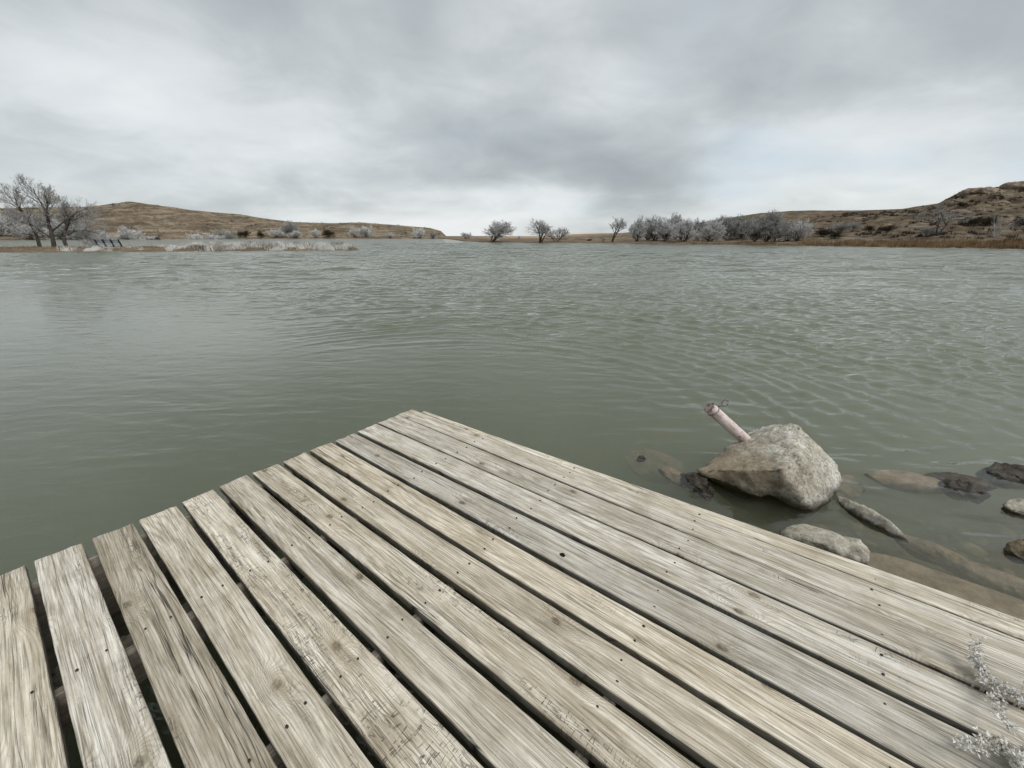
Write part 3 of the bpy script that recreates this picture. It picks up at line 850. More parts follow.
# ------------------------------------------------------------------ old post leaning out from behind the boulder
pb, pt = unp(752, 446, 2.70), unp(709, 407, 2.74)
ax = (pt - pb); ln_ = ax.length; ax.normalize()
ZTIP = ln_ + 0.12
M_POST, N = mat('flaking_pink_white_paint')
o_ = N.obj()
a = N.noise(N.scl(o_, (14, 14, 5)), 1.0, 6, 0.7, 0.4); b = N.noise(o_, 55, 5, 0.7)
c = N.ramp(a, [(0.34, (0.22, 0.145, 0.115)), (0.42, (0.56, 0.44, 0.41)), (0.56, (0.72, 0.63, 0.60)), (0.72, (0.78, 0.72, 0.695))])
c = N.mix(N.map(b, 0.58, 0.65, 0, 0.8), c, (0.15, 0.10, 0.075))
st = N.noise(N.scl(o_, (40, 40, 4)), 1.0, 4, 0.6)
c = N.mix(N.map(st, 0.58, 0.68, 0, 0.6), c, (0.27, 0.16, 0.12))
z = N.xyz(o_)[2]
c = N.mix(N.map(N.m('ADD', z, N.m('MULTIPLY', N.m('SUBTRACT', b, 0.5), 0.10)), ZTIP - 0.016, ZTIP - 0.002, 0, 0.85), c, (0.10, 0.062, 0.045))
N.out(N.bsdf(c, 0.75, N.bump(b, 0.006, 0.8), 0.3))
M_WIRE, N = mat('grey_iron_wire')
N.out(N.bsdf(N.ramp(N.noise(N.obj(), 80, 3), [(0.4, (0.10, 0.085, 0.07)), (0.6, (0.30, 0.29, 0.27))]), 0.5, None, 0.5, 0.6))
post = empty('mooring_post', pb - ax * 0.12)
post.rotation_mode = 'QUATERNION'; post.rotation_quaternion = ax.to_track_quat('Z', 'X')
tag(post, 'leaning pinkish white post with flaking paint sticking out behind the boulder', 'post')
V, Fc = [], []
L = ln_ + 0.12; ns = 22; r = random.Random(2)
pts = [Vector((0, 0, L * k / ns)) for k in range(ns + 1)] + [Vector((0, 0, L - .001)), Vector((0, 0, L - .16)), Vector((0, 0, L - .17))]
tube(V, Fc, pts, [0.043] * (ns + 1) + [0.036, 0.035, 0.001], 20, cap=False)
for q_ in range(20):
    for w_ in (1, 2, 3): V[(ns + w_) * 20 + q_] = Vector((math.cos(6.2832 * q_ / 20), math.sin(6.2832 * q_ / 20), 0)) * [0, .036, .035, .001][w_] + pts[ns + w_]
    for w_ in range(ns + 1): V[w_ * 20 + q_] = Vector((math.cos(6.2832 * q_ / 20), math.sin(6.2832 * q_ / 20), 0)) * .043 + pts[w_]
for k in range(20):
    jg = Vector((0, 0, r.uniform(-.008, .004)))
    V[ns * 20 + k] += jg; V[(ns + 1) * 20 + k] += jg
mesh_obj('shaft', V, Fc, M_POST, post, True)
V, Fc = [], []
tube(V, Fc, [Vector((0.043 * math.cos(a_), 0.043 * math.sin(a_), L - 0.05)) * 1.0 + Vector((0.003 * math.cos(a_), 0.003 * math.sin(a_), 0.004 * math.sin(a_ * 2))) for a_ in np.linspace(0, 6.2832, 24)], [0.0035] * 24, 6)
band = mesh_obj('wire_band', V, Fc, M_WIRE, post, True)
# eye and ring on the upper right side
inv = post.rotation_quaternion.inverted()
side = inv @ Vector((0.86, -0.1, 0.5))
side.z = 0; side.normalize()
base = side * 0.043 + Vector((0, 0, L - 0.05))
out_ = inv @ Vector((1, 0, 0.12)).normalized(); upv = inv @ Vector((0, 0.2, 1)).normalized()
V, Fc = [], []
tube(V, Fc, [base - side * 0.01, base + side * 0.02, base + side * 0.028 + out_ * 0.012], [0.006, 0.006, 0.005], 8)
mesh_obj('eye_bolt', V, Fc, M_WIRE, post, True)
cen = base + side * 0.03 + out_ * 0.028 + upv * 0.010
V, Fc = [], []
tube(V, Fc, [cen + (out_ * math.cos(a_) + upv * math.sin(a_)) * 0.024 for a_ in np.linspace(0.3, 6.2, 26)], [0.0042] * 26, 6)
mesh_obj('wire_ring', V, Fc, M_WIRE, post, True)

# ------------------------------------------------------------------ vegetation
def plant_mat(name, stops, sc=1.5):
    m, N = mat(name)
    o = N.obj()
    c = N.ramp(N.noise(o, sc, 4, 0.7), stops)
    N.out(N.bsdf(c, 0.9, None, 0.15))
    return m
M_BARK = plant_mat('dark_wet_bark', [(0.35, (0.050, 0.042, 0.036)), (0.65, (0.13, 0.115, 0.10))], 3)
M_TWIG = plant_mat('grey_bare_twigs', [(0.35, (0.34, 0.33, 0.32)), (0.65, (0.60, 0.59, 0.58))], 1.2)
M_TWIGD = plant_mat('grey_cottonwood_twigs', [(0.35, (0.28, 0.27, 0.26)), (0.65, (0.50, 0.49, 0.48))], 1.2)
M_FROST = plant_mat('hoar_frosted_twigs', [(0.32, (0.36, 0.355, 0.345)), (0.5, (0.58, 0.575, 0.565)), (0.68, (0.78, 0.78, 0.77))], 0.9)
M_FROSTD = plant_mat('thin_frosted_dark_twigs', [(0.32, (0.22, 0.213, 0.195)), (0.5, (0.36, 0.352, 0.335)), (0.68, (0.53, 0.525, 0.51))], 0.9)
M_WHITE = plant_mat('thick_white_hoar_frost', [(0.34, (0.34, 0.325, 0.305)), (0.47, (0.60, 0.595, 0.58)), (0.62, (0.82, 0.82, 0.815))], 1.2)
M_SCRUB = plant_mat('dark_brown_scrub', [(0.35, (0.030, 0.024, 0.018)), (0.6, (0.085, 0.065, 0.045)), (0.75, (0.16, 0.135, 0.105))], 1.0)

def rdir(r, d, ang):
    d = d.normalized()
    a = d.orthogonal().normalized(); b = d.cross(a)
    t = r.uniform(0, 6.2832)
    return (d * math.cos(ang) + (a * math.cos(t) + b * math.sin(t)) * math.sin(ang)).normalized()

class Plant:
    def __init__(s, seed, twig=0.022, gn=(5, 5, 5, 4), up=0.10, wob=0.16, drop=0.62, flat=1.0, cut=2, tl=1.0):
        s.r = random.Random(seed); s.V, s.F, s.TV, s.TF = [], [], [], []
        s.twig, s.gn, s.up, s.wob, s.drop, s.cut, s.tl = twig, gn, up, wob, drop, cut, tl
        s.ang = (0.45, 1.0)
    def strip(s, a, b, w):
        d = b - a
        k = d.orthogonal().normalized()
        k = Matrix.Rotation(s.r.uniform(0, 3.1416), 3, d.normalized()) @ k
        n = len(s.TV)
        s.TV += [a - k * w * .5, a + k * w * .5, b]
        s.TF.append((n, n + 1, n + 2))
    def limb(s, pts, r0, r1, lvl):
        n = len(pts)
        rad = [r0 + (r1 - r0) * i / (n - 1) for i in range(n)]
        if lvl <= s.cut:
            tube(s.V, s.F, pts, rad, 7 if lvl == 0 else (5 if lvl == 1 else 3), cap=lvl == 0)
        else:
            for i in range(n - 1): s.strip(pts[i], pts[i + 1] + (pts[i + 1] - pts[i]) * .3, max(s.twig, 2 * rad[i]))
    def grow(s, p, d, length, rad, lvl):
        r = s.r
        ns = 5 if lvl < 2 else (3 if lvl == 2 else 2)
        pts = [Vector(p)]; d = Vector(d).normalized()
        for i in range(ns):
            d = (d + Vector((r.uniform(-1, 1), r.uniform(-1, 1), r.uniform(-.7, 1))) * s.wob + Vector((0, 0, s.up))).normalized()
            pts.append(pts[-1] + d * length / ns)
        s.limb(pts, rad, rad * 0.35, lvl)
        s.kids(pts, length, rad, lvl)
    def kids(s, pts, length, rad, lvl, start=0.30):
        r = s.r
        if lvl >= len(s.gn): return
        n = s.gn[lvl]; m = len(pts) - 1
        for i in range(n):
            t = start + (1 - start) * (i + r.uniform(.2, .95)) / n
            k = min(m - 1, int(t * m)); f = t * m - k
            q = pts[k].lerp(pts[k + 1], min(1, f))
            d0 = (pts[k + 1] - pts[k]).normalized()
            ang = r.uniform(*s.ang) * (0.7 if i == n - 1 else 1)
            l = length * s.drop * r.uniform(.65, 1.15) * (1.15 - .45 * t) * (s.tl if lvl + 1 >= len(s.gn) else 1)
            s.grow(q, rdir(r, d0, ang), l, max(0.006, rad * (1 - .6 * t) * 0.55), lvl + 1)
    def build(s, name, mb, mt, loc=(0, 0, 0), parts=('trunk', 'crown')):
        e = empty(name, loc)
        if s.V: mesh_obj(parts[0], s.V, s.F, mb, e, True)
        mesh_obj(parts[1], s.TV, s.TF, mt, e)
        return e
    def skeleton(s, limbs, k, kx=0.0):
        """hand-drawn main limbs: [(points (x, y, z) in units of k metres, r0, r1, child start)]"""
        for pts, r0, r1, st in limbs:
            P_ = [Vector((q[0] + kx * max(q[2], 0), q[1], q[2])) * k for q in pts]
            # smooth the polyline
            Q = []
            for a_, b_ in zip(P_[:-1], P_[1:]):
                Q += [a_, a_.lerp(b_, .5) + Vector((s.r.uniform(-1, 1), s.r.uniform(-1, 1), 0)) * 0.02 * (b_ - a_).length * 2]
            Q.append(P_[-1])
            L = sum((b_ - a_).length for a_, b_ in zip(Q[:-1], Q[1:]))
            s.limb(Q, r0 * .78, r1 * .6, 0 if r0 > 0.10 else 1)
            s.kids(Q, max(L * 0.62, 1.6), r0 * .45, 1, st)

def put(e, x, depth, sink=0.05, sc=1.0, rz=0.0, scv=None):
    X, Y = spot(x, depth)
    e.location = (X, Y, ground_z(X, Y) - sink)
    e.rotation_euler = (0, 0, rz)
    e.scale = scv if scv else (sc, sc, sc)
    return e

# --- three bare cottonwoods on the spit at left (k = metres per picture unit at that range)
TG = 'bare trees on the spit at left'
k = 0.095
t = Plant(11, 0.036, (7, 13, 9, 6), 0.06, 0.15, 0.60)
t.skeleton([([(0, 0, -1), (-2, 0, 8), (-7, 1, 20), (-13, 2, 30), (-20, 2, 40), (-30, 3, 52), (-38, 3, 60)], .26, .04, .32),
            ([(-11, 2, 27), (-17, -4, 42), (-20, -5, 54), (-22, -5, 64)], .13, .03, .25),
            ([(-7, 1, 20), (-17, 6, 27), (-32, 8, 32), (-44, 9, 36)], .12, .03, .25),
            ([(-5, 0, 15), (-14, -5, 17), (-24, -9, 20)], .08, .02, .2)], k, .36)
e = put(t.build('bare_tree', M_BARK, M_TWIGD), 37, 50.5)
tag(e, 'bare grey tree leaning left, leftmost of the three trees on the spit', 'tree', TG)
t = Plant(12, 0.036, (7, 13, 9, 6), 0.06, 0.15, 0.60)
t.skeleton([([(0, 0, -1), (-1, 0, 10), (-4, 1, 22), (-7, 1, 33), (-9, 1, 41), (-14, 1, 52), (-20, 2, 60), (-24, 2, 68)], .30, .04, .4),
            ([(-6, 1, 34), (-3, -3, 44), (0, -5, 54), (-2, -6, 65)], .15, .03, .25),
            ([(-9, 1, 42), (-10, 5, 54), (-11, 7, 66)], .11, .03, .2),
            ([(-1, 0, 10), (-9, -3, 18), (-17, -5, 24), (-25, -8, 34)], .15, .03, .3),
            ([(-3, 0, 19), (4, 5, 28), (10, 8, 34), (15, 9, 44)], .12, .03, .3)], k, .36)
e = put(t.build('bare_tree', M_BARK, M_TWIGD), 51, 50.5)
tag(e, 'tallest bare grey tree, middle of the three trees on the spit', 'tree', TG)
t = Plant(13, 0.036, (7, 13, 9, 6), 0.04, 0.16, 0.62)
t.skeleton([([(0, 0, -1), (-3, 0, 8), (-2, 0, 18), (2, 1, 28), (7, 1, 37), (14, 2, 43), (26, 3, 46)], .26, .04, .3),
            ([(4, 1, 32), (5, -4, 42), (3, -6, 52)], .11, .03, .2),
            ([(0, 0, 22), (9, -4, 30), (20, -6, 34), (32, -8, 38)], .12, .03, .25),
            ([(-2, 0, 14), (7, 4, 20), (18, 7, 21), (34, 9, 17)], .12, .03, .25),
            ([(-2, 0, 18), (-6, 6, 27), (-6, 8, 38)], .09, .03, .25),
            ([(-1, 0, 12), (10, -3, 14), (26, -5, 12), (40, -6, 10)], .09, .03, .2)], k, .34)
e = put(t.build('bare_tree', M_BARK, M_TWIGD), 64, 50.5)
tag(e, 'bare tree with low spreading right side, rightmost of the three trees on the spit', 'tree', TG)

# --- prototypes
def bush_plant(seed, stems, h, spread, gn=(6, 5, 4), twig=0.05):
    t = Plant(seed, twig, gn, 0.05, 0.22, 0.55, cut=0)
    t.ang = (0.35, 1.1)
    r = t.r
    for i in range(stems):
        a = r.uniform(0, 6.2832); tl = r.uniform(0.05, spread)
        d = Vector((math.sin(tl) * math.cos(a), math.sin(tl) * math.sin(a), math.cos(tl)))
        t.grow(Vector((r.uniform(-.25, .25), r.uniform(-.25, .25), -.1)) * h * .5, d, h * r.uniform(.6, .95), 0.035 * h / 3, 0)
    return t
def tree_plant(seed, h, trunks=1, spread=.35, gn=(8, 6, 5, 4), twig=0.05, up=.08, start=.3, drop=.6, rad=None):
    t = Plant(seed, twig, gn, up, 0.16, drop)
    r = t.r
    for i in range(trunks):
        a = r.uniform(0, 6.2832) if trunks > 1 else 1.0; tl = spread * r.uniform(.5, 1) if trunks > 1 else .05
        d = Vector((math.sin(tl) * math.cos(a), math.sin(tl) * math.sin(a), math.cos(tl)))
        ns = 6; pts = [Vector((0, 0, -.2))]
        L = h * r.uniform(.5, .62)
        for q in range(ns):
            d = (d + Vector((r.uniform(-1, 1), r.uniform(-1, 1), .3)) * .10).normalized()
            pts.append(pts[-1] + d * L / ns)
        R0 = (rad or h * .030) * (1 if trunks == 1 else .75)
        t.limb(pts, R0, R0 * .35, 0)
        t.kids(pts, L, R0, 0, start)
    return t

used = {}
def plant(kind, maker, mb, mt, name, label, cat, group, x, depth, sc=1.0, rz=0.0, scv=None, sink=0.05):
    if kind not in used:
        used[kind] = maker().build(name, mb, mt)
        e = used[kind]
    else:
        e = copy_tree(used[kind]); e.name = name
    put(e, x, depth, sink, sc, rz, scv)
    tag(e, label, cat, group)
    return e

# --- trees along the far shore, middle
MG = 'trees along the far shore'
plant('t1', lambda: tree_plant(21, 6.2, 5, .95, (8, 7, 6, 4), .042, .06, .3, .64), M_BARK, M_TWIG, 'bare_tree', 'round bare tree with several trunks, standing alone leftmost on the far shore', 'tree', MG, 491, 114, 1.25, 0, (1.95, 1.95, 1.2))
plant('t2', lambda: tree_plant(22, 6.0, 3, .7, (8, 7, 6, 4), .042, .06, .35, .64), M_BARK, M_TWIG, 'bare_tree', 'bare tree leaning left beside a smaller tree on the far shore', 'tree', MG, 540, 107, 1.15, 0, (1.75, 1.75, 1.08))
plant('t3', lambda: tree_plant(23, 4.3, 4, .85, (8, 6, 5, 3), .04, .05, .3, .66), M_BARK, M_FROSTD, 'bare_tree', 'small pale spreading tree just right of a taller leaning bare tree', 'tree', MG, 556, 108, 1.0, 0, (1.35, 1.35, 1.05))
plant('t4', lambda: tree_plant(24, 7.2, 2, .3, (8, 6, 5, 4), .042, .10, .5, .58), M_BARK, M_FROSTD, 'bare_tree', 'tall thin dark tree standing apart left of the frosted grove', 'tree', MG, 612, 100, 1.0, 0, (1.35, 1.35, 1.05))
plant('t5', lambda: tree_plant(25, 2.6, 2, .6, (6, 5, 4), .045, .05), M_BARK, M_FROSTD, 'bare_tree', 'low crooked tree at the foot of the tall thin tree', 'tree', MG, 604, 100)
GG = 'frosted trees of the grove on the far shore'
gA = lambda: tree_plant(31, 6.6, 5, .55, (9, 7, 6, 4), .075, .09, .10, .62)
gB = lambda: tree_plant(32, 6.4, 6, .75, (9, 7, 6, 4), .075, .06, .10, .62)
gC = lambda: tree_plant(33, 6.4, 5, .65, (10, 7, 6, 4), .075, .07, .10, .66)
def grove(kind, mk, x, d, sc, lab, frost=M_FROST, rz=0.0):
    return plant(kind, mk, M_BARK, frost, 'frosted_tree', lab, 'tree', GG, x, d, sc, rz, (sc * 1.08, sc * 1.08, sc * 1.12), sink=.45)
grove('gA', gA, 637, 100, 0.93, 'upright frosted tree at the left end of the grove', rz=.3)
grove('gAd', gA, 648, 108, 0.96, 'darker grey tree behind the left end of the grove', M_FROSTD, 1.3)
grove('gAd', gA, 655, 102, 0.88, 'dim frosted tree second from the left in the grove', M_FROSTD, 2.3)
grove('gB', gB, 667, 97, 0.92, 'tall frosted tree left of the rounded front tree of the grove', rz=.9)
grove('gAd', gA, 674, 108, 1.04, 'tall dark tree rising behind the middle of the grove', M_FROSTD, 3.7)
grove('gC', gC, 683, 92, 0.83, 'rounded pale frosted tree in front of the grove middle', rz=2.0)
grove('gAd', gA, 697, 103, 0.80, 'dark tree in the gap right of the rounded front tree', M_FROSTD, 5.0)
grove('gC', gC, 710, 94, 0.85, 'round white frosted tree in the right half of the grove', rz=4.4)
grove('gCd', gC, 722, 101, 0.92, 'grey tree just right of the round white frosted tree', M_FROSTD, .5)
grove('gAd', gA, 731, 104, 0.86, 'dim grey tree at the right end of the grove below the hill', M_FROSTD, 1.0)
grove('gBd', gB, 743, 96, 0.85, 'olive grey tree between the grove and the big thicket', M_FROSTD, 2.2)
BG = 'frosted thicket on the right shore'
plant('gCd', gC, M_BARK, M_FROSTD, 'frosted_tree', 'tall bare topped tree rising from the thicket on the right shore', 'tree', BG, 766, 84.5, 1.06, 1.6)
plant('gBd', gB, M_BARK, M_FROSTD, 'frosted_tree', 'broad dark tree in the left part of the thicket on the right shore', 'tree', BG, 755, 83, .82, .4)
bA = lambda: bush_plant(41, 16, 3.0, 1.15, (8, 6, 5), .060)
bB = lambda: bush_plant(42, 20, 3.0, 1.3, (8, 6, 5), .060)
plant('bAd', bA, M_BARK, M_FROSTD, 'bush', 'dark low bush filling the foot of the thicket on the right shore', 'bush', BG, 775, 82, 1.15, .4)
plant('bB', bB, M_BARK, M_FROST, 'bush', 'rounded grey frosted bush at the right end of the thicket', 'bush', BG, 797, 81, 1.15, 0)
plant('bBd', bB, M_BARK, M_FROSTD, 'bush', 'grey bush against the middle of the thicket, left of its rounded bush', 'bush', BG, 787, 83, 1.1, 2)
# --- leaning tree on the right slope
t = Plant(51, 0.040, (8, 7, 6, 4), 0.04, 0.18, 0.62)
k = 0.165
t.gn = (8, 9, 7, 5)
t.skeleton([([(0, 0, -1), (2, 0, 5), (6, 0, 10), (11, 1, 15), (17, 2, 19)], .20, .05, .35),
            ([(-2, 0, -1), (-3, 0, 6), (-2, -1, 13), (-5, -2, 21)], .17, .05, .35),
            ([(6, 0, 10), (5, 3, 17), (4, 4, 25)], .13, .04, .3),
            ([(-2, 0, 9), (-10, 3, 14), (-15, 4, 17)], .10, .03, .3),
            ([(11, 1, 15), (18, -3, 15), (25, -4, 16)], .10, .03, .3)], k, -.33)
e = put(t.build('bare_tree', M_BARK, M_FROSTD), 938, 70)
tag(e, 'frosted two trunked tree leaning right on the brown right slope', 'tree')
plant('gD', lambda: tree_plant(34, 4.0, 2, .4, (7, 5, 4), .035, .06, .2), M_TWIG, M_FROSTD, 'bare_tree', 'faint pale frosted tree low on the slope near the right edge', 'tree', None, 993, 64)

# --- bushes
LG = 'frosted bushes along the far left shore'
LB = [  # x, depth, scale, frost kind, label
    (-14, 196, 2.0, 'w', 'frosted thicket bush at the far left edge behind the trees'),
    (4, 192, 2.3, 'w', 'big frosted bush behind the leftmost spit tree'),
    (17, 200, 2.6, 'd', 'grey bush behind and between the first two spit trees'),
    (31, 192, 1.9, 'w', 'pale frosted bush seen between the left and middle spit trees'),
    (45, 204, 2.7, 'd', 'tall grey bush right behind the middle spit tree'),
    (60, 196, 2.2, 'w', 'frosted bush behind the rightmost spit tree'),
    (75, 200, 2.4, 'd', 'dark grey bush right of the rightmost spit tree'),
    (90, 197, 2.1, 'd', 'dark bush above the left end of the bench'),
    (104, 198, 1.6, 'w', 'low pale bush above the right end of the bench'),
    (128, 208, 2.4, 'W', 'white round bush alone under the peak of the left hill'),
    (151, 205, 2.0, 'W', 'white frosted bush with a dark side, below the left hill'),
    (157, 203, 1.6, 's', 'dark brown bush touching the right side of a white bush below the left hill'),
    (196, 226, 1.9, 'W', 'small white bush, left of a pair near the water below the left hill'),
    (213, 228, 2.6, 'W', 'larger white bush, right of a pair near the water below the left hill'),
    (225, 236, 2.2, 'd', 'grey bush between the white pair and the shore scrub below the left hill'),
    (229, 262, 1.7, 'W', 'small white bush higher on the slope of the left hill'),
    (246, 262, 1.5, 's', 'low dark bush on the shore right of the white pair'),
    (262, 262, 1.5, 's', 'second low dark bush on the shore, further right of the white pair'),
    (277, 266, 2.0, 'W', 'white bush left of the large grey clump at the middle of the left shore'),
    (291, 272, 3.0, 'd', 'large grey clump of bush at the middle of the left shore'),
    (297, 266, 2.1, 'W', 'white bush in front of the large grey clump'),
    (317, 270, 1.7, 'W', 'low pale bush right of the large grey clump'),
    (329, 275, 1.9, 's', 'dark brown bush between the grey clump and the widest white bush'),
    (355, 275, 2.4, 'W', 'white bush forming the left half of the widest white clump'),
    (367, 277, 2.3, 'W', 'white bush forming the right half of the widest white clump'),
    (391, 279, 1.4, 'W', 'tiny white bush between two larger white bushes near the end of the left shore'),
    (420, 281, 2.0, 'W', 'last big white bush before the left shore ends'),
    (433, 282, 1.6, 'd', 'small grey bush at the very end of the left shore'),
    (466, 180, 1.0, 'w', 'small grey shrub alone in the gap left of the lone round tree'),
    (519, 150, .5, 'w', 'tiny pale shrub between the lone round tree and the leaning tree'),
    (590, 108, .25, 's', 'tiny dark shrub on the far shore left of the low crooked tree'),
]
KM = {'w': M_FROST, 'W': M_WHITE, 'd': M_FROSTD, 's': M_SCRUB}
for i, (x, d, sc, kd, lb) in enumerate(LB):
    mk = bA if i % 2 else bB
    plant('lb%s%d' % (kd, i % 2), mk, M_BARK, KM[kd], 'bush', lb, 'bush', LG if i < 28 else None, x, d, sc * .88, i * 1.3, (sc * (1.25 if i < 9 else 1.0 + .22 * math.sin(i * 2.1)), sc * 1.2, sc * (1.25 if i < 9 else .80 + .16 * math.sin(i * 3.7))))
RGB = 'bushes on the right hillside'
RB = [
    (838, 88, 1.0, 'd', 'pale grey bush high on the slope right of the thicket'),
    (850, 92, 1.0, 'd', 'grey bush on the skyline side of a pale grey bush, right of the thicket'),
    (822, 84, .8, 's', 'dark bush in the gully just right of the thicket'),
    (834, 80, .7, 's', 'dark bush lower in the gully right of the thicket'),
    (884, 80, .75, 's', 'dark round bush midway up the slope left of the leaning tree'),
    (866, 84, .7, 's', 'dark bush midway between the gully and the leaning tree'),
    (926, 72, .8, 'd', 'low grey bush at the left foot of the leaning tree'),
    (981, 76, 1.0, 's', 'large dark bush right of the leaning tree'),
    (966, 74, .8, 's', 'dark bush close to the right side of the leaning tree'),
    (1012, 70, .8, 's', 'dark bush at the right edge of the hillside'),
    (948, 95, .5, 's', 'small black bush on the shoulder below the rimrock'),
    (992, 103, .45, 'd', 'small bush standing on top of the rimrock'),
    (998, 103, .6, 'd', 'taller bush standing on top of the rimrock'),
]
for i, (x, d, sc, kd, lb) in enumerate(RB):
    mk = bA if i % 2 else bB
    plant('lb%s%d' % (kd, i % 2), mk, M_BARK, KM[kd], 'bush', lb, 'bush', RGB, x, d, sc, i * 1.7, (sc * .9, sc * .9, sc * .6))

# --- hillside rocks
HG = 'sandstone outcrops on the right hilltop'
def ledge(x, d, size, rz, seed, lab, dz=0.0):
    X, Y = spot(512 + (x - 512) * .965, d)
    return rock(lab, M_LEDGE, (X, Y, ground_z(X, Y) + dz), size, rz, seed, 0.3, 'rock_outcrop', HG, n=16)
ledge(978, 101, (4.2, 2.0, 1.3), -.5, 81, 'long overhanging caprock ledge on top of the right hill', .1)
ledge(958, 98, (1.8, 1.2, 1.3), -.7, 82, 'tilted rock at the left end of the caprock ledge', -.2)
ledge(1016, 102, (3.8, 2.0, 1.6), -.6, 83, 'big brown rock ledge at the right edge of the hilltop', .4)
ledge(1003, 92, (1.7, 1.1, .9), -.4, 84, 'oval pale boulder below the long caprock ledge', .1)
ledge(966, 92, (2.0, 1.0, .7), -.3, 85, 'pale broken rock under the left end of the caprock ledge')
ledge(994, 97, (1.5, .9, .8), -.3, 86, 'pale rock wedged just under the middle of the caprock ledge', .2)
ledge(1019, 93, (1.8, 1.0, 1.0), -.3, 87, 'pale rock at the right edge below the hilltop ledge')
ledge(986, 88, (1.4, .8, .6), -.3, 88, 'low rock lowest of the hilltop rocks, left of the oval boulder')
ledge(843, 72.5, (1.3, .8, .35), -.3, 89, 'pale flat rock on the shore right of the thicket')

# ------------------------------------------------------------------ reeds and grass (uncountable)
def blades(name, m, gen, n, seed, label):
    r = random.Random(seed)
    B = [b for b in (gen(r) for _ in range(n)) if b is not None]
    A_ = np.array(B)
    Z_ = terrain(A_[:, 0], A_[:, 1]) - .03
    V, Fc = [], []
    for (X, Y, h, w), z in zip(B, Z_):
        a = r.uniform(0, 6.28); l = r.uniform(0, .35) * h; b = r.uniform(0, 6.28)
        dx_, dy_ = math.cos(a) * w, math.sin(a) * w
        k = len(V)
        V += [(X - dx_, Y - dy_, z), (X + dx_, Y + dy_, z), (X + math.cos(b) * l, Y + math.sin(b) * l, z + h)]
        Fc.append((k, k + 1, k + 2))
    o = mesh_obj(name, V, Fc, m)
    tag(o, label, 'grass', kind='stuff')
    return o
M_REED = plant_mat('dry_orange_reeds', [(0.35, (0.12, 0.075, 0.040)), (0.5, (0.25, 0.165, 0.088)), (0.68, (0.38, 0.285, 0.165))], .5)
M_TUFT = plant_mat('frosted_grass_tufts', [(0.36, (0.14, 0.115, 0.085)), (0.46, (0.42, 0.395, 0.35)), (0.58, (0.74, 0.73, 0.70))], .55)
M_STRAW = plant_mat('short_straw_grass', [(0.35, (0.15, 0.105, 0.06)), (0.5, (0.26, 0.19, 0.12)), (0.68, (0.40, 0.33, 0.24))], .5)
def g_reed(r):
    x = r.uniform(800, 1180) if r.random() < .85 else r.uniform(690, 800)
    s = float(sof(x)); Y = float(shore(s)) + abs(r.gauss(0, 1.0)) * (1.8 if x > 800 else .8) + .3
    return s * Y, Y, r.uniform(.35, .9) * (1 if x > 800 else .6), r.uniform(.02, .05)
blades('reeds', M_REED, g_reed, 9000, 1, 'belt of dry orange brown reeds along the right shore')
tr_ = random.Random(5)
CL = []
for i in range(190):
    x = tr_.uniform(165, 353) if i < 160 else tr_.uniform(60, 170)
    fr_ = float(pen_front(x)); CL.append((x, fr_ + .25 + tr_.uniform(0, 1) * (4.5 if x < 320 else 2.0), tr_.uniform(.25, .92) * (1 if x > 190 else .45)))
def g_tuft(r):
    x, Y, h = r.choice(CL)
    X = (x - 512) / 415.7 * Y
    a, q = r.uniform(0, 6.28), abs(r.gauss(0, .42)) * (0.5 + h)
    return X + math.cos(a) * q, Y + math.sin(a) * q * .6, h * r.uniform(.35, 1.0), r.uniform(.025, .055)
blades('frosted_grass', M_TUFT, g_tuft, 28000, 2, 'frosted white grass tufts covering the low spit')
def g_straw(r):
    x = r.uniform(-60, 356); Y = float(pen_front(x)) + r.uniform(.3, 8 if x < 320 else 2)
    return (x - 512) / 415.7 * Y, Y, r.uniform(.08, .28), r.uniform(.02, .05)
blades('straw_grass', M_STRAW, g_straw, 6000, 3, 'short brown straw grass on the low spit')
def scrub_clumps(seed, n, region, smin, smax):
    r = random.Random(seed); out = []
    while len(out) < n:
        X, Y = region(r)
        if fbm(np.array([X * .09]), np.array([Y * .09]), 7)[0] < r.uniform(-.25, .25): continue
        out.append((X, Y, r.uniform(smin, smax) * (1 if r.random() < .85 else 1.6)))
    return out
def reg_r(r):
    s = float(sof(r.uniform(795, 1150))); Y = float(shore(s)) + r.uniform(2.5, 50)
    return s * Y, Y
def reg_l(r):
    s = float(sof(r.uniform(-150, 440))); Y = float(shore(s)) + r.uniform(2, 95)
    return s * Y, Y
SCR = scrub_clumps(3, 520, reg_r, .25, .6)
SCL = scrub_clumps(4, 420, reg_l, .4, 1.0)
def g_from(C):
    def g(r):
        X, Y, h = r.choice(C); a, q = r.uniform(0, 6.28), abs(r.gauss(0, .75)) * h
        return X + math.cos(a) * q, Y + math.sin(a) * q, h * r.uniform(.3, .95), r.uniform(.03, .08) * (1 + h)
    return g
blades('scrub_cover', M_SCRUB, g_from(SCR), 14000, 4, 'dark low scrub dotted across the right hillside')
blades('scrub_cover', M_SCRUB, g_from(SCL), 9000, 5, 'dark low scrub dotted across the left hillside')
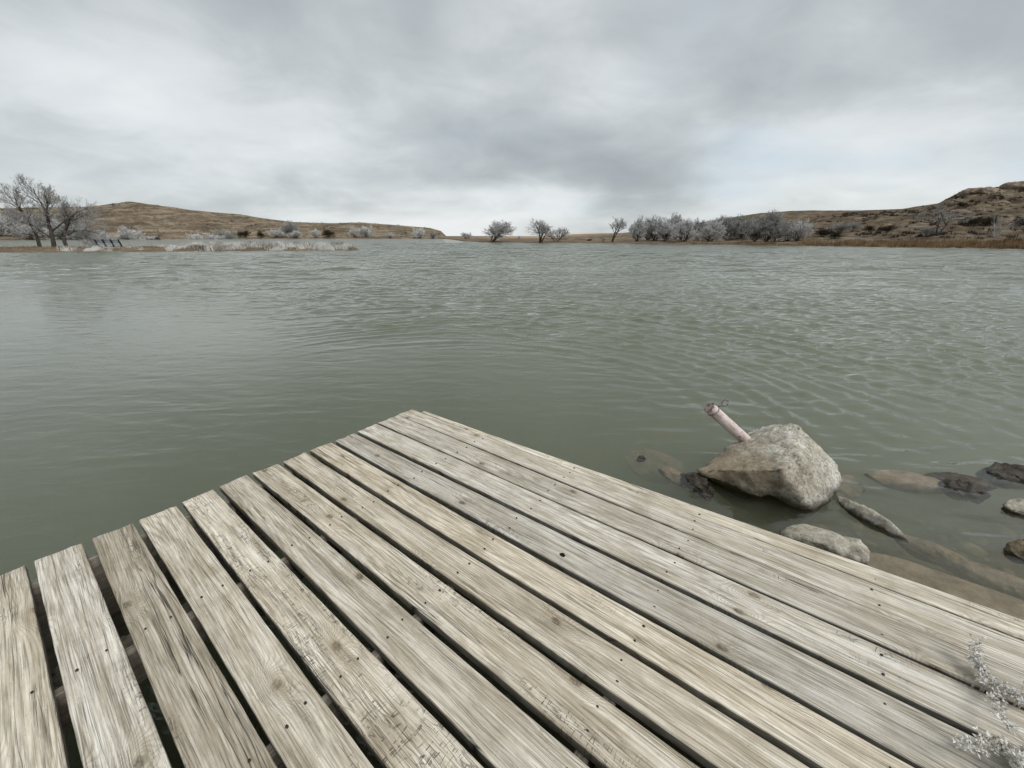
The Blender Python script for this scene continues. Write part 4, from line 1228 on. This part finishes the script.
# ------------------------------------------------------------------ bench on the spit
M_DARK, N = mat('dark_iron_legs')
N.out(N.bsdf((0.022, 0.024, 0.024), 0.6))
M_SLAT, N = mat('frosted_grey_slats')
N.out(N.bsdf(N.ramp(N.noise(N.obj(), 4, 4), [(0.4, (0.20, 0.22, 0.23)), (0.6, (0.36, 0.38, 0.39))]), 0.8))
X, Y = spot(95, 50.0)
bench = empty('park_bench', (X, Y, ground_z(X, Y)))
tag(bench, 'long bench with dark leaning legs and pale frosted backrests on the spit', 'bench')
def boxm(name, parent, size, loc, m, rot=(0, 0, 0), bev=.01):
    bm = bmesh.new(); bmesh.ops.create_cube(bm, size=1)
    bmesh.ops.scale(bm, verts=bm.verts, vec=size)
    bmesh.ops.bevel(bm, geom=bm.edges[:], offset=bev, segments=1, affect='EDGES')
    o = bm_obj(name, bm, m, parent); o.location = loc; o.rotation_euler = rot
    return o
for i in range(4):
    boxm('leg', bench, (.14, .12, 1.0), (i * .95 + .06, .0, .45), M_DARK, (0.15, -.12, 0))
    boxm('foot', bench, (.42, .10, .16), (i * .95 + .28, -.15, .10), M_DARK)
for i in range(3):
    boxm('backrest', bench, (.80, .05, .42), (i * .95 + .45, .03, .72), M_SLAT, (0.15, 0, 0))
boxm('seat', bench, (2.9, .40, .06), (1.45, -.25, .40), M_SLAT)

# ------------------------------------------------------------------ frosted weed growing up through the dock at lower right
M_HOAR, N = mat('frosted_weed_leaves')
c = N.ramp(N.noise(N.obj(), 45, 5, 0.7), [(0.33, (0.36, 0.31, 0.24)), (0.43, (0.58, 0.56, 0.51)), (0.58, (0.78, 0.77, 0.74))])
N.out(N.bsdf(c, 0.85, None, 0.2))
M_STEM, N = mat('dry_brown_weed_stem')
N.out(N.bsdf((0.46, 0.41, 0.34), 0.9))
wb = dock_pt(3.05, -0.305, 0.20)
weed = empty('weed', wb)
tag(weed, 'frost covered dry weed growing up through the dock boards at lower right', 'plant')
r = random.Random(6)
SV, SF, LV, LF = [], [], [], []
def leaf(p, d, l, w):
    d = d.normalized(); k = d.orthogonal().normalized()
    k = Matrix.Rotation(r.uniform(0, 6.28), 3, d) @ k; nrm = d.cross(k)
    b = len(LV)
    LV.extend([p, p + d * l * .45 + k * w + nrm * w * .3, p + d * l, p + d * l * .45 - k * w + nrm * w * .3, p + d * l * .5 - nrm * w * .5])
    LF.extend([(b, b + 1, b + 4), (b + 1, b + 2, b + 4), (b + 2, b + 3, b + 4), (b + 3, b, b + 4)])
for i in range(42):
    # stems leave through the two gaps next to the board, then lean over it
    g = 0.051 if i % 5 == 0 else -0.127
    p = Vector((r.uniform(-.03, .10), 0, 0)); p = Vector((U[0] * p.x + E[0] * g, U[1] * p.x + E[1] * g, 0.0))
    tgt = p + Vector((r.uniform(-.15, .10), r.uniform(-.17, .10), r.uniform(.18, .235)))
    if i < 2: tgt = p + Vector((-.03 + i * .09, .02, .265))
    pts = [p, p + Vector((0, 0, .17))]
    for k2 in range(1, 8):
        q = pts[1] + (tgt - Vector((0, 0, .17))) * (k2 / 7) + Vector((r.uniform(-1, 1), r.uniform(-1, 1), r.uniform(-1, 1))) * .006
        pts.append(q)
    tube(SV, SF, pts, [.0026] * 2 + [.0024 - .00020 * j for j in range(7)], 5)
    for k2 in range(3, 9):
        q = pts[k2]
        for j in range(5):
            d = Vector((r.uniform(-1, 1), r.uniform(-1, 1), r.uniform(-.4, 1)))
            tw = q + d.normalized() * r.uniform(.008, .030)
            if j < 2: tube(SV, SF, [q, tw], [.0012, .0008], 4)
            for s_ in range(4):
                leaf(q.lerp(tw, r.random()), Vector((r.uniform(-1, 1), r.uniform(-1, 1), r.uniform(-.5, 1))), r.uniform(.006, .016), r.uniform(.002, .0045))
mesh_obj('stem', SV, SF, M_STEM, weed)
mesh_obj('frosted_leaves', LV, LF, M_HOAR, weed)
